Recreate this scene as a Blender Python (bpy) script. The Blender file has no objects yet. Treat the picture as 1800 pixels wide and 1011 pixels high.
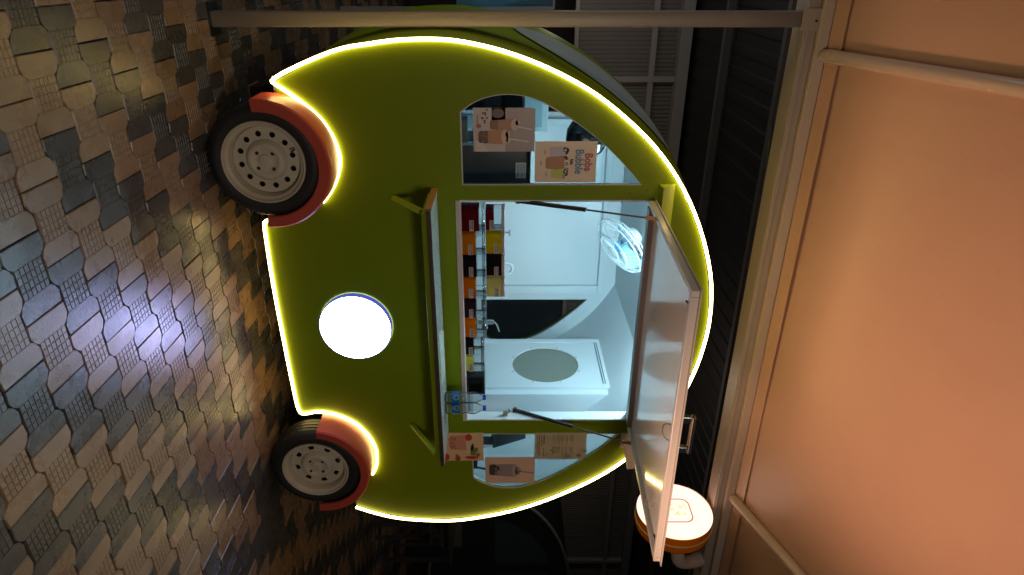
import bpy, math, random
from mathutils import Vector, Matrix
from mathutils.geometry import tessellate_polygon

random.seed(7)
PI = math.pi
scene = bpy.context.scene
COL = scene.collection

# ------------------------------------------------------------------ camera
cam_d = bpy.data.cameras.new('camera')
cam = bpy.data.objects.new('camera', cam_d)
COL.objects.link(cam)
cam_d.sensor_fit = 'HORIZONTAL'
cam_d.sensor_width = 36.0
cam_d.lens = 36.0 * 1150 / 1800
cam_d.shift_x = 11 / 1800          # picture was taken with the phone turned: picture right = up
cam_d.clip_start = 0.05
cam_d.clip_end = 200
YAW = math.radians(26.5)
fwd = Vector((math.sin(YAW), math.cos(YAW), 0))
rgt = Vector((math.cos(YAW), -math.sin(YAW), 0))
up = Vector((0, 0, 1))
m = Matrix.Identity(4)
for i in range(3):
    m[i][0] = up[i]
    m[i][1] = -rgt[i]
    m[i][2] = -fwd[i]
m.translation = Vector((0, 0, 1.35))
cam.matrix_world = m
scene.camera = cam

# ------------------------------------------------------------------ world, lights
world = bpy.data.worlds.new('World')
scene.world = world
world.use_nodes = True
bg = world.node_tree.nodes['Background']
bg.inputs[0].default_value = (0.55, 0.62, 0.75, 1)
bg.inputs[1].default_value = 0.022          # night
scene.view_settings.view_transform = 'Standard'
scene.view_settings.look = 'None'
scene.view_settings.exposure = 0
scene.view_settings.gamma = 1
scene.view_settings.use_curve_mapping = False
scene.cycles.max_bounces = 8
scene.cycles.transparent_max_bounces = 16
scene.cycles.sample_clamp_indirect = 6
scene.cycles.caustics_reflective = False
scene.cycles.caustics_refractive = False


def lamp(name, kind, loc, target, energy, color, size=0.2, spot=120, blend=0.8):
    d = bpy.data.lights.new(name, kind)
    d.energy = energy
    d.color = color
    if kind in ('POINT', 'SPOT'):
        d.shadow_soft_size = size
    if kind == 'SPOT':
        d.spot_size = math.radians(spot)
        d.spot_blend = blend
    o = bpy.data.objects.new(name, d)
    COL.objects.link(o)
    o.location = loc
    if target is not None:
        o.rotation_euler = (Vector(target) - Vector(loc)).to_track_quat('-Z', 'Y').to_euler()
    return o


# unseen orange up-light added beside the view to wash the canopy
lamp('canopy_wash_fill', 'SPOT', (2.5, 1.05, 1.2), (1.55, 2.2, 3.15), 172, (1.0, 0.56, 0.36), 0.25, 80, 1.0)
# unseen fill added behind the photographer for the kiosk front and the paving
lamp('front_fill', 'SPOT', (1.0, -1.6, 2.3), (1.75, 3.0, 0.85), 125, (1.0, 0.86, 0.70), 0.3, 76, 0.6)
# unseen fills added: warm and cool from the left, two in the yard behind
lamp('left_fill', 'POINT', (-1.5, 2.9, 1.7), None, 13, (1.0, 0.70, 0.30), 0.12)
lamp('left_fill', 'POINT', (-2.6, 4.0, 2.2), None, 60, (0.80, 0.90, 1.0), 0.5)
lamp('yard_fill', 'POINT', (4.6, 6.6, 1.9), None, 14, (1.0, 0.82, 0.66), 0.2)
lamp('yard_fill', 'POINT', (0.2, 7.0, 1.9), None, 10, (1.0, 0.86, 0.7), 0.2)

# ------------------------------------------------------------------ materials
MATS = {}


def nt(name):
    mt = bpy.data.materials.new(name)
    mt.use_nodes = True
    t = mt.node_tree
    return mt, t, t.nodes['Principled BSDF']


def mat(name, c, rough=0.5, metal=0.0, var=0.0, scale=6.0, bump=0.0, bscale=60.0, emit=None, es=0.0,
        coat=0.0, spec=0.5, dirt=0.0):
    if name in MATS:
        return MATS[name]
    mt, t, b = nt(name)
    b.inputs['Base Color'].default_value = (*c, 1)
    b.inputs['Roughness'].default_value = rough
    b.inputs['Metallic'].default_value = metal
    b.inputs['Specular IOR Level'].default_value = spec
    if coat:
        b.inputs['Coat Weight'].default_value = coat
        b.inputs['Coat Roughness'].default_value = 0.12
    if emit:
        b.inputs['Emission Color'].default_value = (*emit, 1)
        b.inputs['Emission Strength'].default_value = es
    N, L = t.nodes, t.links
    if var or bump or dirt:
        tc = N.new('ShaderNodeTexCoord')
        if var:
            no = N.new('ShaderNodeTexNoise')
            no.inputs['Scale'].default_value = scale
            no.inputs['Detail'].default_value = 6
            no.inputs['Roughness'].default_value = 0.65
            L.new(tc.outputs['Object'], no.inputs['Vector'])
            mx = N.new('ShaderNodeMix')
            mx.data_type = 'RGBA'
            mx.inputs['A'].default_value = (*[q * (1 - var) for q in c], 1)
            mx.inputs['B'].default_value = (*[min(1, q * (1 + var)) for q in c], 1)
            L.new(no.outputs['Fac'], mx.inputs['Factor'])
            L.new(mx.outputs['Result'], b.inputs['Base Color'])
            mr = N.new('ShaderNodeMapRange')
            mr.inputs['To Min'].default_value = max(0.03, rough - 0.12)
            mr.inputs['To Max'].default_value = min(1, rough + 0.12)
            L.new(no.outputs['Fac'], mr.inputs['Value'])
            L.new(mr.outputs['Result'], b.inputs['Roughness'])
        if dirt:
            nd = N.new('ShaderNodeTexNoise')
            nd.inputs['Scale'].default_value = 26
            nd.inputs['Detail'].default_value = 3
            nd.inputs['Roughness'].default_value = 0.8
            L.new(tc.outputs['Object'], nd.inputs['Vector'])
            md = N.new('ShaderNodeMapRange')
            md.inputs['From Min'].default_value = 0.68
            md.inputs['From Max'].default_value = 0.76
            md.inputs['To Max'].default_value = dirt
            L.new(nd.outputs['Fac'], md.inputs['Value'])
            xd = N.new('ShaderNodeMix')
            xd.data_type = 'RGBA'
            xd.inputs['A'].default_value = (*c, 1)
            xd.inputs['B'].default_value = (*[q * 0.35 for q in c], 1)
            if var:
                L.new(mx.outputs['Result'], xd.inputs['A'])
            L.new(md.outputs['Result'], xd.inputs['Factor'])
            L.new(xd.outputs['Result'], b.inputs['Base Color'])
        if bump:
            n2 = N.new('ShaderNodeTexNoise')
            n2.inputs['Scale'].default_value = bscale
            n2.inputs['Detail'].default_value = 4
            L.new(tc.outputs['Object'], n2.inputs['Vector'])
            bp = N.new('ShaderNodeBump')
            bp.inputs['Strength'].default_value = bump
            bp.inputs['Distance'].default_value = 0.004
            L.new(n2.outputs['Fac'], bp.inputs['Height'])
            L.new(bp.outputs['Normal'], b.inputs['Normal'])
    MATS[name] = mt
    return mt


def emat(name, c, s):
    if name in MATS:
        return MATS[name]
    mt = bpy.data.materials.new(name)
    mt.use_nodes = True
    t = mt.node_tree
    t.nodes.clear()
    e = t.nodes.new('ShaderNodeEmission')
    e.inputs[0].default_value = (*c, 1)
    e.inputs[1].default_value = s
    o = t.nodes.new('ShaderNodeOutputMaterial')
    t.links.new(e.outputs[0], o.inputs[0])
    MATS[name] = mt
    return mt


def clear(name, tint=(1, 1, 1), rough=0.03, body=0.0, bodycol=(0.8, 0.85, 0.9), ior=1.45):
    """thin clear sheet: transparent + fresnel gloss (+ a little milky diffuse)"""
    if name in MATS:
        return MATS[name]
    mt = bpy.data.materials.new(name)
    mt.use_nodes = True
    t = mt.node_tree
    N, L = t.nodes, t.links
    N.clear()
    tr = N.new('ShaderNodeBsdfTransparent')
    tr.inputs[0].default_value = (*tint, 1)
    gl = N.new('ShaderNodeBsdfGlossy')
    gl.inputs['Roughness'].default_value = rough
    fr = N.new('ShaderNodeFresnel')
    fr.inputs[0].default_value = ior
    m1 = N.new('ShaderNodeMixShader')
    L.new(fr.outputs[0], m1.inputs[0])
    base = tr
    if body:
        df = N.new('ShaderNodeBsdfDiffuse')
        df.inputs[0].default_value = (*bodycol, 1)
        m0 = N.new('ShaderNodeMixShader')
        m0.inputs[0].default_value = body
        L.new(tr.outputs[0], m0.inputs[1])
        L.new(df.outputs[0], m0.inputs[2])
        base = m0
    L.new(base.outputs[0], m1.inputs[1])
    L.new(gl.outputs[0], m1.inputs[2])
    o = N.new('ShaderNodeOutputMaterial')
    L.new(m1.outputs[0], o.inputs[0])
    MATS[name] = mt
    return mt


def paver_mat(name, c1, c2, rmin, rmax):
    mt, t, b = nt(name)
    N, L = t.nodes, t.links
    geo = N.new('ShaderNodeNewGeometry')
    oi = N.new('ShaderNodeObjectInfo')
    add = N.new('ShaderNodeMath'); add.operation = 'ADD'
    L.new(geo.outputs['Random Per Island'], add.inputs[0])
    L.new(oi.outputs['Random'], add.inputs[1])
    fr = N.new('ShaderNodeMath'); fr.operation = 'FRACT'
    L.new(oi.outputs['Random'], fr.inputs[0])
    n1 = N.new('ShaderNodeTexNoise')
    n1.inputs['Scale'].default_value = 14
    n1.inputs['Detail'].default_value = 8
    n1.inputs['Roughness'].default_value = 0.7
    L.new(geo.outputs['Position'], n1.inputs['Vector'])
    sm = N.new('ShaderNodeMath'); sm.operation = 'MULTIPLY_ADD'
    L.new(fr.outputs[0], sm.inputs[0]); sm.inputs[1].default_value = 0.55
    L.new(n1.outputs['Fac'], sm.inputs[2])
    mr = N.new('ShaderNodeMapRange')
    mr.inputs['From Min'].default_value = 0.35
    mr.inputs['From Max'].default_value = 1.2
    L.new(sm.outputs[0], mr.inputs['Value'])
    mx = N.new('ShaderNodeMix'); mx.data_type = 'RGBA'
    mx.inputs['A'].default_value = (*c1, 1)
    mx.inputs['B'].default_value = (*c2, 1)
    L.new(mr.outputs['Result'], mx.inputs['Factor'])
    # worn, dusty scuffs
    n3 = N.new('ShaderNodeTexNoise'); n3.inputs['Scale'].default_value = 5; n3.inputs['Detail'].default_value = 9
    n3.inputs['Roughness'].default_value = 0.75
    L.new(geo.outputs['Position'], n3.inputs['Vector'])
    cr = N.new('ShaderNodeMapRange'); cr.inputs['From Min'].default_value = 0.52; cr.inputs['From Max'].default_value = 0.72
    cr.inputs['To Max'].default_value = 0.2
    L.new(n3.outputs['Fac'], cr.inputs['Value'])
    mx2 = N.new('ShaderNodeMix'); mx2.data_type = 'RGBA'
    mx2.inputs['B'].default_value = (0.13, 0.115, 0.095, 1)
    L.new(cr.outputs['Result'], mx2.inputs['Factor'])
    L.new(mx.outputs['Result'], mx2.inputs['A'])
    L.new(mx2.outputs['Result'], b.inputs['Base Color'])
    rr = N.new('ShaderNodeMapRange')
    rr.inputs['From Min'].default_value = 0.3; rr.inputs['From Max'].default_value = 0.7
    rr.inputs['To Min'].default_value = rmin; rr.inputs['To Max'].default_value = rmax
    L.new(n3.outputs['Fac'], rr.inputs['Value'])
    L.new(rr.outputs['Result'], b.inputs['Roughness'])
    n2 = N.new('ShaderNodeTexNoise'); n2.inputs['Scale'].default_value = 170; n2.inputs['Detail'].default_value = 5
    L.new(geo.outputs['Position'], n2.inputs['Vector'])
    n4 = N.new('ShaderNodeTexNoise'); n4.inputs['Scale'].default_value = 35; n4.inputs['Detail'].default_value = 3
    L.new(geo.outputs['Position'], n4.inputs['Vector'])
    ad = N.new('ShaderNodeMath'); ad.operation = 'MULTIPLY_ADD'
    L.new(n4.outputs['Fac'], ad.inputs[0]); ad.inputs[1].default_value = 0.35
    L.new(n2.outputs['Fac'], ad.inputs[2])
    bp = N.new('ShaderNodeBump'); bp.inputs['Strength'].default_value = 0.5; bp.inputs['Distance'].default_value = 0.0018
    L.new(ad.outputs[0], bp.inputs['Height'])
    L.new(bp.outputs['Normal'], b.inputs['Normal'])
    return mt


LIME = mat('lime_paint', (0.185, 0.26, 0.003), 0.5, spec=0.2, dirt=0.35, var=0.07, scale=3, bump=0.03, bscale=25)
WHITE = mat('white_panel', (0.70, 0.76, 0.79), 0.3)
CEIL = mat('white_ceiling', (0.66, 0.74, 0.74), 0.4)
RED = mat('red_paint', (0.50, 0.075, 0.045), 0.4, var=0.12, scale=8)
TYRE = mat('rubber', (0.018, 0.018, 0.018), 0.62, var=0.25, scale=12, bump=0.25, bscale=90)
RIM = mat('dusty_rim', (0.60, 0.54, 0.42), 0.5, var=0.22, scale=14, bump=0.08)
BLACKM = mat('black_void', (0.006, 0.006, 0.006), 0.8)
BLACKP = mat('black_plastic', (0.016, 0.017, 0.018), 0.4, var=0.2)
CHROME = mat('chrome', (0.75, 0.72, 0.68), 0.14, 1.0)
STEEL = mat('brushed_steel', (0.5, 0.48, 0.45), 0.3, 1.0)
HATCHW = mat('gloss_white_laminate', (0.74, 0.74, 0.76), 0.09, coat=0.5, var=0.0)
FRAMEW = mat('painted_frame', (0.52, 0.49, 0.47), 0.32, var=0.08, scale=5)
LEDM = emat('warm_led', (1.0, 0.70, 0.25), 16)
SIGNW = emat('cool_sign_light', (0.52, 0.53, 1.0), 24.0)
SIGNS = emat('cool_sign_edge', (0.10, 0.13, 0.6), 0.8)
TUBEL = emat('cool_tube', (0.55, 0.87, 1.0), 180)
GLASS = clear('window_glass', (0.95, 0.98, 0.98))
PET = clear('clear_plastic', (0.90, 0.94, 0.95), 0.06, 0.10, (0.75, 0.85, 0.88))
PETB = clear('bottle_plastic', (0.95, 0.98, 0.98), 0.03, 0.06, ior=1.18)
AMBER = clear('amber_acrylic', (0.92, 0.60, 0.04), 0.05, 0.05, (0.6, 0.28, 0.01))
PAPER = mat('paper_white', (0.72, 0.70, 0.68), 0.5)

# ------------------------------------------------------------------ mesh helpers
WLOC = {}


class MB:
    def __init__(s):
        s.v = []; s.f = []; s.mi = []

    def add(s, vs, fs, mi=0):
        o = len(s.v)
        s.v += [tuple(q) for q in vs]
        s.f += [tuple(i + o for i in f) for f in fs]
        s.mi += [mi] * len(fs)
        return s

    def box(s, x0, x1, y0, y1, z0, z1, mi=0):
        vs = [(x, y, z) for x in (x0, x1) for y in (y0, y1) for z in (z0, z1)]
        return s.add(vs, [(0, 1, 3, 2), (4, 6, 7, 5), (0, 4, 5, 1), (2, 3, 7, 6), (0, 2, 6, 4), (1, 5, 7, 3)], mi)

    def bar(s, a, b, w, h=None, upv=(0, 0, 1), mi=0):
        a = Vector(a); b = Vector(b); h = h or w
        d = (b - a).normalized(); u = Vector(upv)
        if abs(d.dot(u)) > 0.98:
            u = Vector((0, 1, 0))
        r = d.cross(u).normalized(); u = r.cross(d)
        vs = []
        for p in (a, b):
            for sx, sz in ((-1, -1), (1, -1), (1, 1), (-1, 1)):
                vs.append(p + r * sx * w / 2 + u * sz * h / 2)
        return s.add(vs, [(3, 2, 1, 0), (4, 5, 6, 7), (0, 1, 5, 4), (1, 2, 6, 5), (2, 3, 7, 6), (3, 0, 4, 7)], mi)

    def tube(s, pts, r, n=8, closed=False, mi=0):
        pts = [Vector(p) for p in pts]
        rs = r if isinstance(r, (list, tuple)) else [r] * len(pts)
        k = len(pts); vs = []; prev = None
        for i, p in enumerate(pts):
            if closed:
                d = pts[(i + 1) % k] - pts[i - 1]
            else:
                d = pts[min(i + 1, k - 1)] - pts[max(i - 1, 0)]
            d.normalize()
            if prev is None:
                u = d.orthogonal().normalized()
            else:
                u = (prev - d * prev.dot(d)).normalized()
            prev = u
            w = d.cross(u)
            for j in range(n):
                a = 2 * PI * j / n
                vs.append(p + (u * math.cos(a) + w * math.sin(a)) * rs[i])
        fs = []
        for i in range(k if closed else k - 1):
            i2 = (i + 1) % k
            for j in range(n):
                fs.append((i * n + j, i * n + (j + 1) % n, i2 * n + (j + 1) % n, i2 * n + j))
        if not closed:
            fs.append(tuple(range(n))[::-1]); fs.append(tuple(range((k - 1) * n, k * n)))
        return s.add(vs, fs, mi)

    def lathe(s, prof, c, axis=(0, 0, 1), n=32, mi=0, cap=True):
        """prof = [(radius, distance along axis)]"""
        c = Vector(c); ax = Vector(axis).normalized(); u = ax.orthogonal().normalized(); w = ax.cross(u)
        vs = []
        for r, h in prof:
            for j in range(n):
                a = 2 * PI * j / n
                vs.append(c + ax * h + (u * math.cos(a) + w * math.sin(a)) * max(r, 1e-5))
        fs = []
        for i in range(len(prof) - 1):
            for j in range(n):
                fs.append((i * n + j, i * n + (j + 1) % n, (i + 1) * n + (j + 1) % n, (i + 1) * n + j))
        if cap:
            fs.append(tuple(range(n))[::-1]); fs.append(tuple(range((len(prof) - 1) * n, len(prof) * n)))
        return s.add(vs, fs, mi)

    def rbox(s, x0, x1, y0, y1, z0, z1, r, n=4, mi=0, rt=0.0):
        """box with rounded vertical corners (and a small chamfer top/bottom)"""
        ring = []
        for cx, cy, a0 in ((x1 - r, y1 - r, 0), (x0 + r, y1 - r, 90), (x0 + r, y0 + r, 180), (x1 - r, y0 + r, 270)):
            for j in range(n + 1):
                a = math.radians(a0 + 90 * j / n)
                ring.append((cx + r * math.cos(a), cy + r * math.sin(a)))
        mx, my = (x0 + x1) / 2, (y0 + y1) / 2
        k = len(ring)
        lev = [(z0, rt), (z0 + rt, 0), (z1 - rt, 0), (z1, rt)] if rt else [(z0, 0), (z1, 0)]
        vs = []
        for z, ins in lev:
            for x, y in ring:
                fx = 1 - 2 * ins / (x1 - x0); fy = 1 - 2 * ins / (y1 - y0)
                vs.append((mx + (x - mx) * fx, my + (y - my) * fy, z))
        fs = []
        for i in range(len(lev) - 1):
            for j in range(k):
                fs.append((i * k + j, i * k + (j + 1) % k, (i + 1) * k + (j + 1) % k, (i + 1) * k + j))
        fs.append(tuple(range(k))[::-1]); fs.append(tuple(range((len(lev) - 1) * k, len(lev) * k)))
        return s.add(vs, fs, mi)

    def plate(s, outer, holes, a0, a1, mp, mi=0):
        """flat plate with holes; mp(u, v, w) maps to 3D, w from a0 to a1"""
        loops = [outer] + list(holes)
        tris = tessellate_polygon([[Vector((u, v, 0)) for u, v in lp] for lp in loops])
        flat = [p for lp in loops for p in lp]
        k = len(flat)
        vs = [mp(u, v, a0) for u, v in flat] + [mp(u, v, a1) for u, v in flat]
        fs = [tuple(t) for t in tris] + [tuple(i + k for i in t[::-1]) for t in tris]
        o = 0
        for lp in loops:
            n = len(lp)
            for i in range(n):
                j = (i + 1) % n
                fs.append((o + i, o + j, o + j + k, o + i + k))
            o += n
        return s.add(vs, fs, mi)

    def obj(s, name, mats, parent=None, smooth=None, bevel=0.0, label=None, fix=True):
        off = WLOC.get(parent.name, Vector((0, 0, 0))) if parent else Vector((0, 0, 0))
        me = bpy.data.meshes.new(name)
        me.from_pydata([tuple(Vector(q) - off) for q in s.v], [], s.f)
        for mm in (mats if isinstance(mats, (list, tuple)) else [mats]):
            me.materials.append(mm)
        if any(s.mi):
            me.polygons.foreach_set('material_index', s.mi)
        me.update()
        if fix:
            import bmesh
            bm = bmesh.new(); bm.from_mesh(me)
            bmesh.ops.recalc_face_normals(bm, faces=bm.faces)
            bm.to_mesh(me); bm.free()
        if smooth:
            me.polygons.foreach_set('use_smooth', [True] * len(me.polygons))
            me.set_sharp_from_angle(angle=math.radians(smooth))
        o = bpy.data.objects.new(name, me)
        COL.objects.link(o)
        if parent:
            o.parent = parent
            WLOC[o.name] = off
        if bevel:
            b = o.modifiers.new('bevel', 'BEVEL')
            b.width = bevel; b.segments = 2; b.limit_method = 'ANGLE'; b.angle_limit = math.radians(40)
        if label:
            o['label'] = label
        return o


def XZ(u, v, w):
    return (u, w, v)


def thing(name, label, cat, loc=(0, 0, 0), group=None):
    o = bpy.data.objects.new(name, None)
    o.empty_display_size = 0.1
    COL.objects.link(o)
    o.location = loc
    o['label'] = label; o['category'] = cat
    if group:
        o['group'] = group
    WLOC[o.name] = Vector(loc)
    return o


def tag(o, label, cat, group=None):
    o['label'] = label; o['category'] = cat
    if group:
        o['group'] = group
    return o


def smooth_path(pts, n=6, closed=False):
    """Catmull-Rom through 2D/3D points"""
    P = [Vector(p) for p in pts]; k = len(P); out = []
    for i in range(k if closed else k - 1):
        p1, p2 = P[i], P[(i + 1) % k]
        p0 = P[i - 1] if (closed or i > 0) else P[i] * 2 - P[i + 1]
        p3 = P[(i + 2) % k] if (closed or i < k - 2) else P[k - 1] * 2 - P[k - 2]
        for j in range(n):
            t = j / n
            out.append(0.5 * ((2 * p1) + (p2 - p0) * t + (2 * p0 - 5 * p1 + 4 * p2 - p3) * t * t
                              + (3 * p1 - p0 - 3 * p2 + p3) * t * t * t))
    if not closed:
        out.append(P[-1])
    return [tuple(q) for q in out]


def circle(cx, cz, r, n=40, rz=None):
    rz = rz or r
    return [(cx + r * math.cos(2 * PI * i / n), cz + rz * math.sin(2 * PI * i / n)) for i in range(n)]


def text_mb(body, x, y, z, size, align='CENTER', bold=0.0, shear=0.0, sx=1.0):
    cu = bpy.data.curves.new('lettering', 'FONT')
    cu.body = body; cu.size = size; cu.align_x = align; cu.align_y = 'CENTER'
    cu.offset = bold; cu.shear = shear; cu.resolution_u = 3
    ob = bpy.data.objects.new('lettering', cu)
    COL.objects.link(ob)
    dg = bpy.context.evaluated_depsgraph_get()
    me = bpy.data.meshes.new_from_object(ob.evaluated_get(dg))
    b = MB()
    b.add([(x + v.co.x * sx, y, z + v.co.y) for v in me.vertices], [tuple(p.vertices) for p in me.polygons])
    bpy.data.objects.remove(ob); bpy.data.curves.remove(cu); bpy.data.meshes.remove(me)
    return b


# ================================================================== GROUND
GROUT = mat('dark_grout', (0.035, 0.03, 0.025), 0.85, var=0.3, scale=30)
gmb = MB()
gmb.add([(-60, -60, -0.03), (60, -60, -0.03), (60, 60, -0.03), (-60, 60, -0.03)], [(0, 1, 2, 3)])
ground = gmb.obj('ground', GROUT)
ground['kind'] = 'structure'
ground['label'] = 'dark paved yard of interlocking dumbbell shaped paving stones'

PT = paver_mat('terracotta_paver', (0.145, 0.086, 0.048), (0.26, 0.168, 0.096), 0.19, 0.40)
PD = paver_mat('charcoal_paver', (0.038, 0.034, 0.031), (0.075, 0.068, 0.060), 0.20, 0.36)
PL, RP = 0.2305, 0.149
HL, WA, WB = 0.1142, 0.0868, 0.0604       # half length, half width at ends, half width at waist


def paver_outline(i=0.0):
    q = [(HL, -WA + 0.004), (HL, WA - 0.004), (0.078, WA), (0.058, WB + 0.016), (0.046, WB), (-0.046, WB),
         (-0.058, WB + 0.016), (-0.078, WA), (-HL, WA - 0.004), (-HL, -WA + 0.004), (-0.078, -WA),
         (-0.058, -WB - 0.016), (-0.046, -WB), (0.046, -WB), (0.058, -WB - 0.016), (0.078, -WA)]
    if not i:
        return q
    out = []
    n = len(q)
    for k in range(n):
        p0, p1, p2 = Vector(q[k - 1]), Vector(q[k]), Vector(q[(k + 1) % n])
        d1 = (p1 - p0).normalized(); d2 = (p2 - p1).normalized()
        nn = (Vector((-d1.y, d1.x)) + Vector((-d2.y, d2.x)))
        nn = nn / max(0.4, nn.dot(Vector((-d1.y, d1.x))))
        out.append(tuple(p1 + nn * i))
    return out


def paver_mesh(detail):
    b = MB()
    o0, o1 = paver_outline(), paver_outline(0.0024)
    n = len(o0)
    b.add([(x, y, -0.035) for x, y in o0] + [(x, y, -0.004) for x, y in o0] + [(x, y, 0) for x, y in o1],
          [(i, (i + 1) % n, n + (i + 1) % n, n + i) for i in range(n)]
          + [(n + i, n + (i + 1) % n, 2 * n + (i + 1) % n, 2 * n + i) for i in range(n)])
    if not detail:
        b.add([(x, y, 0) for x, y in o1], [tuple(range(n))])
        return b
    # two smooth ends + a sunk waist holding a grid of raised cells
    e1 = [o1[i] for i in (13, 14, 15, 0, 1, 2, 3, 4)]
    e2 = [o1[i] for i in (5, 6, 7, 8, 9, 10, 11, 12)]
    for e in (e1, e2):
        b.add([(x, y, 0) for x, y in e], [tuple(range(8))])
    fx = o1[4][0]; fy = o1[4][1]; zf = -0.0022
    b.add([(-fx, -fy, zf), (fx, -fy, zf), (fx, fy, zf), (-fx, fy, zf)], [(0, 1, 2, 3)])
    b.add([(fx, -fy, zf), (fx, fy, zf), (fx, fy, 0), (fx, -fy, 0)], [(0, 1, 2, 3)])
    b.add([(-fx, -fy, zf), (-fx, fy, zf), (-fx, fy, 0), (-fx, -fy, 0)], [(0, 1, 2, 3)])
    nx, ny = 4, 6
    cx, cy = 2 * fx / nx, 2 * fy / ny
    for i in range(nx):
        for j in range(ny):
            x0, x1 = -fx + i * cx + 0.0008, -fx + (i + 1) * cx - 0.0008
            y0, y1 = -fy + j * cy + 0.0008, -fy + (j + 1) * cy - 0.0008
            t = 0.0009; zt = -0.0003
            b.add([(x0, y0, zf), (x1, y0, zf), (x1, y1, zf), (x0, y1, zf),
                   (x0 + t, y0 + t, zt), (x1 - t, y0 + t, zt), (x1 - t, y1 - t, zt), (x0 + t, y1 - t, zt)],
                  [(4, 5, 6, 7), (0, 1, 5, 4), (1, 2, 6, 5), (2, 3, 7, 6), (3, 0, 4, 7)])
    return b


def visible(x, y, mg):
    d = x * fwd.x + y * fwd.y
    if d < 0.3:
        return None
    r = x * rgt.x + y * rgt.y
    U = 505.5 + r / d * 1150
    V = 889 - 1.35 / d * 1150
    return (-mg < U < 1011 + mg and V > -mg), d


cells = []
for r in range(-9, 52):
    y = 1.981 + r * RP
    if y > 9.3:
        continue
    for i in range(-30, 60):
        x = 0.2337 + PL * 0.5 + (i + (r % 4) * 0.5) * PL
        vis = visible(x, y, 420)
        if not vis or not vis[0] or x < -2.5 or x > 11:
            continue
        tan = (i % 2 == 0)
        if random.random() < 0.025:
            tan = not tan
        infr = visible(x, y, 60)[0]
        cells.append((0 if infr else 1, vis[1], x, y, tan))
cells.sort()
first = cells[:300]
rest = cells[300:]
pm = paver_mesh(True).obj('paver', PT, ground, fix=False)
me = pm.data
COL.objects.unlink(pm)
bpy.data.objects.remove(pm)
for _, d, x, y, tan in first:
    o = bpy.data.objects.new('paver', me)
    COL.objects.link(o)
    o.parent = ground
    o.location = (x + random.uniform(-.0012, .0012), y + random.uniform(-.0012, .0012), random.uniform(-0.0012, 0.0012))
    o.rotation_euler = (random.gauss(0, .004), random.gauss(0, .004), random.gauss(0, .003) + (PI if random.random() < .5 else 0))
    o.material_slots[0].link = 'OBJECT'
    o.material_slots[0].material = PT if tan else PD
base_d = paver_mesh(True)
base_s = paver_mesh(False)
fb = MB()
for _, d, x, y, tan in rest:
    src = base_d if d < 4.6 else base_s
    dz = random.uniform(-0.001, 0.001); ta, tb = random.gauss(0, .003), random.gauss(0, .003)
    fb.add([(x + vx, y + vy, vz + dz + vx * ta + vy * tb) for vx, vy, vz in src.v], src.f, 0 if tan else 1)
fp = fb.obj('pavers', [PT, PD], ground, fix=False)
fp['kind'] = 'stuff'

# ================================================================== KIOSK
D = 3.03
kiosk = thing('food_kiosk', 'round lime green drinks kiosk on car wheels, outlined in warm light strip, hatch open', 'food kiosk', (1.72, 3.9, 0))
ARC = [(0.48, 0.297), (0.443, 0.366), (0.383, 0.5), (0.343, 0.63), (0.32, 0.757), (0.306, 0.882), (0.301, 1.02), (0.307, 1.13),
       (0.329, 1.253), (0.362, 1.377), (0.407, 1.503), (0.467, 1.632), (0.542, 1.763), (0.641, 1.9), (0.77, 2.04), (0.923, 2.166),
       (1.1, 2.272), (1.292, 2.354), (1.493, 2.408), (1.694, 2.429), (1.878, 2.419), (2.063, 2.382), (2.25, 2.318),
       (2.46, 2.205), (2.645, 2.065), (2.785, 1.908), (2.896, 1.737), (2.988, 1.565), (3.06, 1.389), (3.111, 1.211),
       (3.139, 1.032), (3.142, 0.853), (3.12, 0.676), (3.08, 0.537), (3.029, 0.421)]
SPATH = smooth_path(ARC, 4)
SARC = []
for _i, _p in enumerate(SPATH):
    _a = Vector(SPATH[max(_i - 1, 0)]); _b = Vector(SPATH[min(_i + 1, len(SPATH) - 1)])
    _d = (_b - _a).normalized()
    SARC.append((_p[0] + _d.y * 0.012, _p[1] - _d.x * 0.012))


def arcpts(cx, cz, r, a0, a1, n):
    return [(cx + r * math.cos(math.radians(a0 + (a1 - a0) * i / n)), cz + r * math.sin(math.radians(a0 + (a1 - a0) * i / n))) for i in range(n + 1)]


LWH = (0.81, 0.262)
RWH = (2.60, 0.263)
# face outline: arc, then right arch, the bottom edge, left arch
outline = SARC + arcpts(2.608, 0.276, 0.288, 22, 180, 22) + [(2.318, 0.197), (2.297, 0.165)] + [(1.164, 0.152), (1.143, 0.171), (1.118, 0.225)] \
    + arcpts(0.822, 0.275, 0.286, 0, 170, 22)
LW = [(0.616, 1.14), (0.576, 1.195), (0.552, 1.252), (0.538, 1.317), (0.536, 1.374), (0.545, 1.445), (0.57, 1.518), (0.608, 1.59),
      (0.653, 1.663), (0.706, 1.739), (0.77, 1.817), (0.843, 1.893), (0.907, 1.955), (0.962, 2.003)]
LW = smooth_path(LW, 3) + [(0.962, 1.141)]
RW = [(2.796, 1.152), (2.823, 1.179), (2.857, 1.239), (2.877, 1.298), (2.884, 1.37), (2.875, 1.44), (2.848, 1.523),
      (2.802, 1.612), (2.744, 1.699), (2.678, 1.785), (2.608, 1.866), (2.55, 1.93), (2.462, 2.014)]
RW = smooth_path(RW, 3) + [(2.462, 1.150)]
OP = [(1.037, 1.102), (2.369, 1.104), (2.369, 2.068), (1.037, 2.068)]
fr = MB().plate(outline, [LW, RW, OP], D, D + 0.02, XZ)
fr.obj('front_panel', LIME, kiosk, bevel=0.003)
cen = Vector((1.72, 1.2))
inner = [(cen.x + (x - cen.x) * 0.972, cen.y + (z - cen.y) * 0.968) for x, z in SARC]
inner_poly = inner + [(3.0, 0.3), (0.46, 0.3)]
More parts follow.
